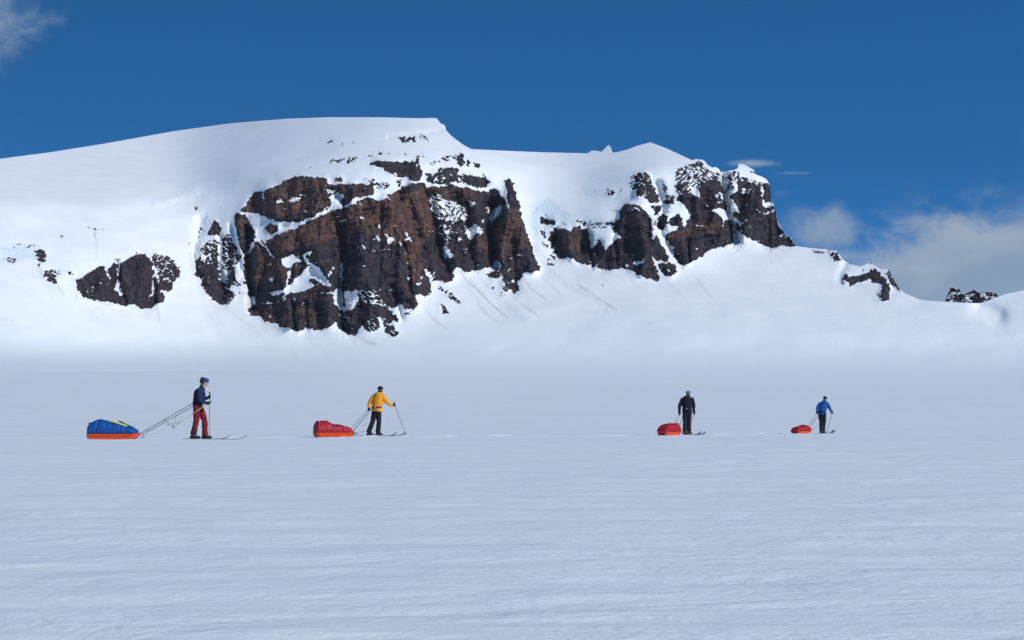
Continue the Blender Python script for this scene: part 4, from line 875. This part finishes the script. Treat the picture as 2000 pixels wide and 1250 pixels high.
def sled(cx, cy, yaw, L, W, Htray, slabel, tows):
    T = math.radians(yaw); z = gz(cx, cy); root = empty('cargo_sled', (cx, cy, z + 0.0), T)
    n = 26; rings = []
    for i in range(n):
        s = i / (n - 1); x = (s - .5) * L
        e = min(s / .10, 1); e2 = min((1 - s) / .14, 1)
        k = math.sqrt(max(0, 1 - (1 - e) ** 2)) * .30 + .70; k2 = math.sqrt(max(0, 1 - (1 - e2) ** 2)) * .45 + .55
        w = W / 2 * min(k, k2); zb = .008 + Htray * .80 * (1 - e) ** 2 + Htray * .85 * (1 - e2) ** 1.6; zt = Htray + .02 * (1 - e2); wi = w * .90
        xx = x
        pr = [(-w - .018, zt), (-w - .018, zt - .016), (-w, zt - .018), (-wi - .01, zb + .02), (-wi + .02, zb), (-wi * .35, zb), (-wi * .30, zb + .012), (wi * .30, zb + .012), (wi * .35, zb), (wi - .02, zb), (wi + .01, zb + .02), (w, zt - .018), (w + .018, zt - .016), (w + .018, zt),
              (w - .008, zt + .001), (wi - .02, zb + .03), (wi * .3, zb + .024), (-wi * .3, zb + .024), (-wi + .02, zb + .03), (-w + .008, zt + .001)]
        rings.append([Vector((xx, a, b)) for a, b in pr])
    mb = MB(); mb.loft(rings); mb.build('tray', M['orange'], root)
    rb = MB()
    for sy in (-1, 1):   # moulded groove line and lashing cord along the rim
        rb.tube([Vector(((k / 12 - .5) * L * .92, sy * (W / 2 + .018) * (1 if 1 < k < 11 else .93), Htray + .012 + .010 * (k % 2))) for k in range(13)], .005, 6)
    rb.build('lashing_cord', M['rope'], root)
    ey = MB(); ey.tube([Vector((L / 2 - .02, -.14, Htray)), Vector((L / 2 + .05, -.10, Htray - .005)), Vector((L / 2 + .05, .10, Htray - .005)), Vector((L / 2 - .02, .14, Htray))], .009, 6); ey.build('tow_bracket', M['plumred'], root)
    rc = Vector((cx, cy, z)); c, s_ = math.cos(-T), math.sin(-T)
    for pts, r in tows:
        loc = []
        for p in pts:
            q = Vector(p) - rc; loc.append(Vector((q.x * c - q.y * s_, q.x * s_ + q.y * c, q.z)))
        t = MB(); t.tube(loc, r, 6); t.build('tow_line', M['rope'], root)
    return tag(root, slabel, 'sled', 'orange cargo sleds towed by the skiers'), z

def bag(cx, cy, yaw, L, W, H0, prof, mat, label, seed, straps, name='duffel_bag', extra=None, cat='bag'):
    T = math.radians(yaw); z = gz(cx, cy); root = empty(name, (cx, cy, z), T)
    n = 60; m = 40; xs = np.linspace(0, 1, n); top = np.interp(xs, [p[0] for p in prof], [p[1] for p in prof]); top = blur1(top[:, None], 1.2, 0)[:, 0]
    th = np.linspace(0, 2 * np.pi, m, endpoint=False)
    def section(s, grow=0.0, tp=None):
        tpv = np.interp(s, xs, top) if tp is None else tp; e = min(s / .07, 1, (1 - s) / .10); e = max(e, 0.0); k = math.sqrt(max(0.02, 1 - (1 - e) ** 2))
        hw = (W / 2 * .93 * (0.72 + 0.28 * k) + grow); zc = H0 + .01; hh = tpv - zc
        ct, sn = np.cos(th), np.sin(th); p = 0.62
        y = hw * np.sign(ct) * np.abs(ct) ** p * np.where(sn < 0, .86, 1.0); zz = np.where(sn > 0, zc + (hh + grow) * np.abs(sn) ** p * 1.0, zc - (zc - .04) * np.abs(sn) ** .5)
        return y, zz
    V3 = []
    for i, s in enumerate(xs):
        y, zz = section(s); x = np.full(m, (s - .5) * L)
        dents = sum(0.012 * math.exp(-((s - q) / .018) ** 2) for q in straps)
        nz = 0.032 * (ridged(s * 3.2 + y * 2.2 + zz * 4, zz * 4 - s * 3, 4, seed) - .6) + 0.022 * fbm(s * 14, zz * 10 + y * 6, 3, seed + 4)
        r = (1 - (dents * 4)) + nz * 1.2
        y = y * r; zz = np.where(zz > H0 * .6, H0 * .6 + (zz - H0 * .6) * (r + nz * 1.5), zz); V3.append(np.stack([x + 0.02 * fbm(zz * 6, y * 6, 2, seed + 8), y, zz], -1))
    mb = MB(); mb.loft([[Vector(p) for p in ring] for ring in V3]); mb.build('bag_shell', M[mat], root)
    for q in straps:
        y, zz = section(q, .0); t = MB()
        pts = [Vector(((q - .5) * L + .012 * math.sin(k * .7 + q * 9), y[k] * 1.0 * .965, H0 * .6 + (zz[k] - H0 * .6) * .985 if zz[k] > H0 * .6 else zz[k])) for k in range(m) if zz[k] > H0 * .6]
        pts.sort(key=lambda p: math.atan2(p.z - H0 * .6 + .001, p.y)); t.tube(pts, .009, 6); t.build('strap', M['black'], root)
    if extra: extra(root)
    return tag(root, label, cat, 'loads strapped on the sleds')

def at(u, d): return (u - 1000) / F * d, d

# -- skier one: red trousers, headband, side on
x1, y1 = at(390.4, 56.0)
j1 = dict(pelvis=(-.06, 0, .99), chest=(-.01, 0, 1.29), neck=(.055, 0, 1.475), head=(.145, 0, 1.655), shR=(.0, -.17, 1.40), elR=(.03, -.25, 1.15), wrR=(.20, -.25, 1.055), haR=(.285, -.245, 1.03),
          shL=(.05, .17, 1.40), elL=(.06, .26, 1.17), wrL=(.16, .25, 1.19), haL=(.24, .23, 1.215), hipR=(-.08, -.09, .92), knR=(-.085, -.11, .53), anR=(-.165, -.11, .125),
          hipL=(-.02, .09, .92), knL=(.125, .10, .53), anL=(.135, .10, .125), _axR=(1.06, .27, .75), _axL=(.02, -.08, 1.3))
b1, g1 = person(x1, y1, j1, 0, 0, 'skier in dark red trousers and navy sleeves with blue headband, leftmost person', dict(jacket='navy', vest='maroon', trousers='redp', hat='band', hem=.02, bulk=1.0, gaiter='R', buckles=1), 3, hat='band')
ski(x1, y1, j1['anR'], 0, 'near ski under the back boot of the skier in red trousers', 0, -.42); ski(x1, y1, j1['anL'], 0, 'far ski with tip furthest ahead of the skier in red trousers', .14, -.42)
pole(x1, y1, g1, (.365, -.225, 1.09), (-.74, -.50, .31), 'pole trailing backwards in the lowered hand of the red trousered skier', 'lime')
pole(x1, y1, g1, (.25, .215, 1.36), (.225, .32, .0), 'upright pole in the far hand of the red trousered skier')
sx, sy = x1 - 2.50, y1 - .1
def T1(y_, sag=0): return (x1 - .21, y1 + y_, g1 + 1.02)
f1 = (sx + .79, sy)
tows = [([(f1[0] + .02, sy - .12, g1 + .16), T1(-.10)], .010), ([(f1[0] + .10, sy + .12, g1 + .16), (x1 - .12, y1 - .21, g1 + .97)], .010),
        ([(f1[0] + .70, sy - .1, g1 + .53), (f1[0] + .85, sy - .05, g1 + .43), (f1[0] + .98, sy + .05, g1 + .47), (f1[0] + 1.03, sy + .1, g1 + .70)], .005),
        ([(f1[0] + .70, sy + .1, g1 + .42), (f1[0] + .90, sy + .1, g1 + .40), (f1[0] + 1.06, sy + .1, g1 + .47), (f1[0] + 1.2, sy + .1, g1 + .68)], .005),
        ([(f1[0] + .1, sy - .12, g1 + .16), (f1[0] + .12, sy - .13, g1 + .07), (f1[0] + .02, sy - .14, g1 + .02)], .012)]
for k in (.10, .45, .78, .93):
    a, bb = Vector((f1[0] + .02, sy - .12, g1 + .16)), Vector(T1(-.10)); q = a.lerp(bb, k); q2 = a.lerp(bb, k + .03); tows.append(([tuple(q), tuple(q2)], .018))
sled(sx, sy, 0, 1.52, .62, .165, 'long orange sled under the blue load', tows)
def ex1(root):
    t = MB(); t.tube([Vector((-.22, -.05, .55)), Vector((0, -.10, .53)), Vector((.2, -.15, .475)), Vector((.46, -.20, .395))], [.02, .028, .028, .024], 10); t.build('foam_roll', M['yroll'], root)
    t = MB(); t.tube([Vector((.2, -.08, .54)), Vector((.3, -.10, .50)), Vector((.42, -.16, .44)), Vector((.55, -.2, .39)), Vector((.62, -.22, .37))], [.02, .03, .024, .03, .02], 8); t.build('cord_bundle', M['green'], root)
bag(sx - .04, sy, 0, 1.42, .60, .165, [(0, .34), (.03, .47), (.08, .50), (.14, .55), (.22, .575), (.3, .56), (.4, .53), (.5, .52), (.6, .49), (.75, .43), (.86, .38), (.93, .36), (.98, .33), (1, .27)], 'bluebag', 'bulky royal blue load with yellow roll lashed on top', 21, [.22, .52, .70], name='tarp_load', extra=ex1, cat='sled load')

# -- skier two: yellow jacket
x2, y2 = at(732.0, 68.0)
j2 = dict(pelvis=(.07, 0, .96), chest=(.125, .03, 1.27), neck=(.155, .04, 1.46), head=(.20, .06, 1.625), shL=(-.04, .09, 1.385), elL=(-.19, .10, 1.17), wrL=(-.215, .04, 1.0), haL=(-.21, .01, .925),
          shR=(.30, -.04, 1.385), elR=(.44, -.02, 1.18), wrR=(.60, .08, 1.08), haR=(.685, .12, 1.09), hipL=(-.0, .05, .89), knL=(-.075, .0, .50), anL=(-.20, -.03, .135), hipR=(.125, -.05, .89), knR=(.145, .03, .50), anR=(.11, .08, .125),
          _hyaw=(38, 0, 0), _axR=(-.4, -.08, 1.2), _axL=(.86, -.5, .9))
b2, g2 = person(x2, y2, j2, 62, 40, 'skier in bright yellow hooded jacket and black trousers', dict(jacket='yellow', trousers='black', hat='black', hood=1, hem=.10, belt='plumred', clip=1, neckwrap='black'), 8)
ski(x2, y2, j2['anL'], 30, 'rear left ski of the yellow jacketed skier'); ski(x2, y2, j2['anR'], 30, 'leading right ski of the yellow jacketed skier')
pole(x2, y2, g2, (.665, .112, 1.20), (1.10, .20, .0), 'pole planted ahead in the right hand of the yellow jacketed skier'); pole(x2, y2, g2, (-.165, -.02, .985), (-1.10, .55, .0), 'pole trailing back from the left hand of the yellow jacketed skier')
dd2 = 66.4; sx, sy = at(651.5, dd2); yw = 24; Ls = 1.40; z2 = gz(sx, sy)
fx, fy = sx + math.cos(math.radians(yw)) * Ls / 2, sy + math.sin(math.radians(yw)) * Ls / 2
wz = g2 + .98
tows = [([(fx - .02, fy + .12, z2 + .17), (x2 - .08, y2 - .02, wz)], .011), ([(fx + .08, fy - .1, z2 + .14), (fx + .45, fy + .2, z2 + .20), (fx + .58, fy + .5, z2 + .32), (x2 + .02, y2 - .14, wz - .4), (x2 + .08, y2 - .17, wz - .04)], .007),
        ([(fx + .30, fy + .2, z2 + .47), (fx + .36, fy + .3, z2 + .37), (fx + .43, fy + .3, z2 + .45), (fx + .50, fy + .4, z2 + .68)], .005),
        ([(fx + .02, fy + .1, z2 + .12), (fx + .16, fy + .1, z2 + .10)], .016)]
sled(sx, sy, yw, Ls, .50, .15, 'orange sled under the stepped dark red bag, behind the yellow jacket', tows)
bag(sx, sy, yw, Ls * .98, .54, .15, [(0, .30), (.02, .50), (.08, .53), (.14, .51), (.22, .555), (.34, .55), (.41, .50), (.45, .43), (.55, .42), (.66, .42), (.72, .40), (.76, .36), (.88, .35), (.93, .29), (1, .17)], 'redbag', 'dark red bag, tall at the back and stepping down to the front', 33, [.13, .42, .56, .70])

# -- skier three: near black jacket, teal hat
x3, y3 = at(1342.2, 76.0)
j3 = dict(pelvis=(-.01, 0, .98), chest=(.0, .03, 1.27), neck=(.02, .05, 1.455), head=(.05, .08, 1.60), shL=(-.175, .08, 1.39), elL=(-.295, .06, 1.13), wrL=(-.315, .0, .90), haL=(-.30, -.02, .815),
          shR=(.185, -.05, 1.39), elR=(.255, -.03, 1.14), wrR=(.255, .08, .93), haR=(.29, .11, .85), hipL=(-.085, .04, .93), knL=(-.09, .02, .52), anL=(-.10, -.03, .125), hipR=(.075, -.04, .93), knR=(.08, .06, .52), anR=(.085, .12, .125),
          _hyaw=(55, 0, 0), _axR=(.3, -.1, .9), _axL=(.4, -.25, .9))
b3, g3 = person(x3, y3, j3, 68, 52, 'skier in near black jacket and trousers with a teal hat', dict(jacket='dnavy', trousers='black', hat='teal', hood=1, hem=.06, clip=1, neckwrap='dnavy'), 14)
ski(x3, y3, j3['anL'], 48, 'left ski of the dark clothed skier in the teal hat'); ski(x3, y3, j3['anR'], 48, 'right ski of the dark clothed skier in the teal hat')
pole(x3, y3, g3, (-.265, -.045, .90), (-.71, .25, .0), 'left pole of the teal hatted skier, passing behind the bag'); pole(x3, y3, g3, (.325, .10, .93), (.03, .22, .0), 'right pole of the teal hatted skier, slanting behind the leg')
sx, sy = at(1307.5, 74.2); z3 = gz(sx, sy); wz = g3 + .99
tows = [([(sx + .40, sy + .62, z3 + .15), (x3 - .12, y3 - .12, wz)], .009), ([(sx + .52, sy + .42, z3 + .13), (x3 - .10, y3 - .4, g3 + .35), (x3 + .02, y3 - .18, wz - .1)], .006), ([(sx + .45, sy + .55, z3 + .10), (sx + .60, sy + .65, z3 + .08)], .014)]
sled(sx, sy, 52, 1.10, .48, .14, 'short orange sled close behind the skier in black', tows)
bag(sx, sy, 52, 1.10, .52, .14, [(0, .24), (.05, .34), (.2, .41), (.4, .44), (.6, .44), (.76, .44), (.82, .49), (.88, .46), (.93, .36), (1, .2)], 'redbag', 'rounded red bag with a small peak in front, behind the skier in black', 47, [.2, .5, .74])

# -- skier four: blue jacket, farthest
x4, y4 = at(1606.8, 90.0)
j4 = dict(pelvis=(-.03, 0, .95), chest=(.03, .03, 1.24), neck=(.085, .05, 1.435), head=(.125, .08, 1.60), shL=(-.125, .09, 1.37), elL=(-.245, .05, 1.15), wrL=(-.265, -.02, 1.01), haL=(-.27, -.04, .95),
          shR=(.215, -.05, 1.37), elR=(.325, -.02, 1.17), wrR=(.42, .08, 1.0), haR=(.47, .11, .95), hipL=(-.095, .05, .89), knL=(-.075, .03, .50), anL=(-.07, .0, .125), hipR=(.05, -.05, .89), knR=(.075, .04, .50), anR=(.04, .10, .125),
          _hyaw=(60, 0, 0), _axR=(.3, .05, .9), _axL=(.5, -.3, .9))
b4, g4 = person(x4, y4, j4, 62, 50, 'skier in blue hooded jacket with black trousers, farthest right', dict(jacket='blue', trousers='black', hat='dnavy', hood=1, hem=.08, neckwrap='blue'), 19)
ski(x4, y4, j4['anL'], 50, 'left ski of the skier in the blue hooded jacket'); ski(x4, y4, j4['anR'], 50, 'right ski of the skier in the blue hooded jacket')
pole(x4, y4, g4, (.495, .115, 1.03), (.19, .05, .0), 'thin pole planted by the right hand of the blue hooded skier'); pole(x4, y4, g4, (-.235, -.06, 1.02), (-.80, .30, .0), 'pole trailing behind the blue hooded skier on the left side')
sx, sy = at(1564.8, 88.2); z4 = gz(sx, sy); wz = g4 + .96
tows = [([(sx + .40, sy + .60, z4 + .14), (x4 - .14, y4 - .12, wz)], .010), ([(sx + .50, sy + .45, z4 + .12), (x4 - .25, y4 - .4, g4 + .35), (x4 - .02, y4 - .18, wz - .1)], .006)]
sled(sx, sy, 46, 1.10, .46, .13, 'small farthest orange sled behind the skier in blue', tows)
bag(sx, sy, 46, 1.10, .50, .13, [(0, .16), (.08, .27), (.2, .33), (.4, .33), (.52, .36), (.66, .40), (.78, .39), (.9, .34), (.97, .25), (1, .17)], 'redbag', 'low bright red bag on the farthest sled', 58, [.25, .48, .72])

# ------------------------------------------------------------------ sun, sky, camera
AZ = math.radians(48)      # sun behind the camera, to the right
EL = math.radians(33)
sd = Vector((math.sin(AZ) * math.cos(EL), -math.cos(AZ) * math.cos(EL), math.sin(EL)))
L = bpy.data.lights.new('sun', 'SUN'); L.energy = 3.0; L.angle = math.radians(0.5); L.color = (1.0, 0.975, 0.93)
lo = bpy.data.objects.new('sun', L); COL.objects.link(lo); lo.rotation_euler = sd.to_track_quat('Z', 'Y').to_euler()

w = bpy.data.worlds.new('World'); S.world = w; w.use_nodes = True; nt = w.node_tree; nt.nodes.clear()
out = nt.nodes.new('ShaderNodeOutputWorld'); bg = nt.nodes.new('ShaderNodeBackground'); nt.links.new(bg.outputs[0], out.inputs[0])
tc = nt.nodes.new('ShaderNodeTexCoord'); sep = nt.nodes.new('ShaderNodeSeparateXYZ'); nt.links.new(tc.outputs['Generated'], sep.inputs[0])
sx_, sy_, sz_ = sep.outputs
# the air above the glacier is thin and clear: the deep blue starts low
comb = nt.nodes.new('ShaderNodeCombineXYZ'); nt.links.new(sx_, comb.inputs[0]); nt.links.new(sy_, comb.inputs[1]); nt.links.new(math_node(nt, 'MULTIPLY_ADD', sz_, 5.0, 0.06), comb.inputs[2])
nrm = nt.nodes.new('ShaderNodeVectorMath'); nrm.operation = 'NORMALIZE'; nt.links.new(comb.outputs[0], nrm.inputs[0])
sky = nt.nodes.new('ShaderNodeTexSky'); sky.sky_type = 'NISHITA'; sky.sun_disc = False; sky.sun_elevation = EL; sky.sun_rotation = math.pi - AZ
sky.altitude = 1800; sky.air_density = 1.0; sky.dust_density = 0.1; sky.ozone_density = 3.0
nt.links.new(nrm.outputs[0], sky.inputs[0])
yp = math_node(nt, 'MAXIMUM', sy_, 0.05)
cu = math_node(nt, 'MULTIPLY_ADD', math_node(nt, 'DIVIDE', sx_, yp), F, 1000); cv = math_node(nt, 'MULTIPLY_ADD', math_node(nt, 'DIVIDE', sz_, yp), -F, V0)
blobs = [(1990, 540, 290, 120, 1.0), (1760, 560, 170, 90, .8), (1605, 450, 85, 48, .62), (1640, 505, 110, 30, .45), (1870, 455, 150, 45, .62), (2150, 500, 300, 110, .9), (2400, 560, 700, 160, 1.0), (20, 40, 130, 65, .34), (-120, 20, 200, 120, .6), (1468, 319, 62, 9, .50), (1552, 338, 40, 4, .35), (1525, 378, 22, 14, .22), (-800, 300, 500, 200, .8), (1885, 385, 60, 25, .12)]
tot = None
for (bu, bv, ru, rv, s_) in blobs:
    a = math_node(nt, 'POWER', math_node(nt, 'DIVIDE', math_node(nt, 'SUBTRACT', cu, bu), ru), 2.0); b_ = math_node(nt, 'POWER', math_node(nt, 'DIVIDE', math_node(nt, 'SUBTRACT', cv, bv), rv), 2.0)
    g = math_node(nt, 'MULTIPLY', math_node(nt, 'EXPONENT', math_node(nt, 'MULTIPLY', math_node(nt, 'ADD', a, b_), -1.0)), s_)
    tot = g if tot is None else math_node(nt, 'MAXIMUM', tot, g)
cvec = nt.nodes.new('ShaderNodeCombineXYZ'); nt.links.new(cu, cvec.inputs[0]); nt.links.new(cv, cvec.inputs[1])
cn = noise_tex(nt, cvec.outputs[0], 0.0105, 8, 0.62, (1, 1.35, 1), (0, 0, 0.15), 0.5)
cn2 = noise_tex(nt, cvec.outputs[0], 0.0035, 5, 0.55, (1, 1.8, 1))
dens = math_node(nt, 'MULTIPLY_ADD', math_node(nt, 'SUBTRACT', cn, 0.5), 1.0, tot)
gate = remap(nt, tot, 0.04, 0.30)
cm = math_node(nt, 'MULTIPLY', math_node(nt, 'MULTIPLY', remap(nt, dens, 0.08, 0.66), gate), math_node(nt, 'GREATER_THAN', sy_, 0.05))
ccol = mixc(nt, remap(nt, cn2, 0.35, 0.65), (2.3, 3.15, 4.3), (3.2, 3.85, 4.75))
skyc = nt.nodes.new('ShaderNodeMix'); skyc.data_type = 'RGBA'; skyc.blend_type = 'MULTIPLY'; skyc.inputs[0].default_value = 1.0; nt.links.new(sky.outputs[0], skyc.inputs[6]); skyc.inputs[7].default_value = (0.22, 1.00, 1.42, 1)
final = mixc(nt, math_node(nt, 'MULTIPLY', cm, 0.92), skyc.outputs[2], ccol)
nt.links.new(final, bg.inputs['Color']); bg.inputs['Strength'].default_value = 0.108

# thin cold air between here and the walls
hb = MB(); x0_, x1_, y0_, y1_, z0_, z1_ = -9000, 9000, -400, 7500, -60, 1100
hb.v = [(x, y, z) for z in (z0_, z1_) for y in (y0_, y1_) for x in (x0_, x1_)]
hb.f = [(0, 2, 3, 1), (4, 5, 7, 6), (0, 1, 5, 4), (2, 6, 7, 3), (0, 4, 6, 2), (1, 3, 7, 5)]
hm = bpy.data.materials.new('cold_air'); hm.use_nodes = True; hn = hm.node_tree; hn.nodes.clear()
ho = hn.nodes.new('ShaderNodeOutputMaterial'); pv_ = hn.nodes.new('ShaderNodeVolumePrincipled'); pv_.inputs['Color'].default_value = (0.80, 0.88, 1.0, 1); pv_.inputs['Density'].default_value = 0.7e-5; pv_.inputs['Anisotropy'].default_value = 0.0
hn.links.new(pv_.outputs[0], ho.inputs['Volume'])
hz = hb.build('haze', hm, smooth=False); tag(hz, 'thin bluish air over the glacier', kind='stuff')

cam = bpy.data.cameras.new('camera'); co = bpy.data.objects.new('camera', cam); COL.objects.link(co)
co.location = (0, 0, CZ); co.rotation_euler = (math.radians(90), 0, 0); cam.sensor_width = 36; cam.lens = 36 * F / 2000; cam.shift_y = 175 / 2000.0
cam.clip_start = 0.1; cam.clip_end = 30000; S.camera = co
S.view_settings.view_transform = 'Standard'; S.view_settings.look = 'None'; S.view_settings.exposure = 0.05; S.view_settings.gamma = 1.0
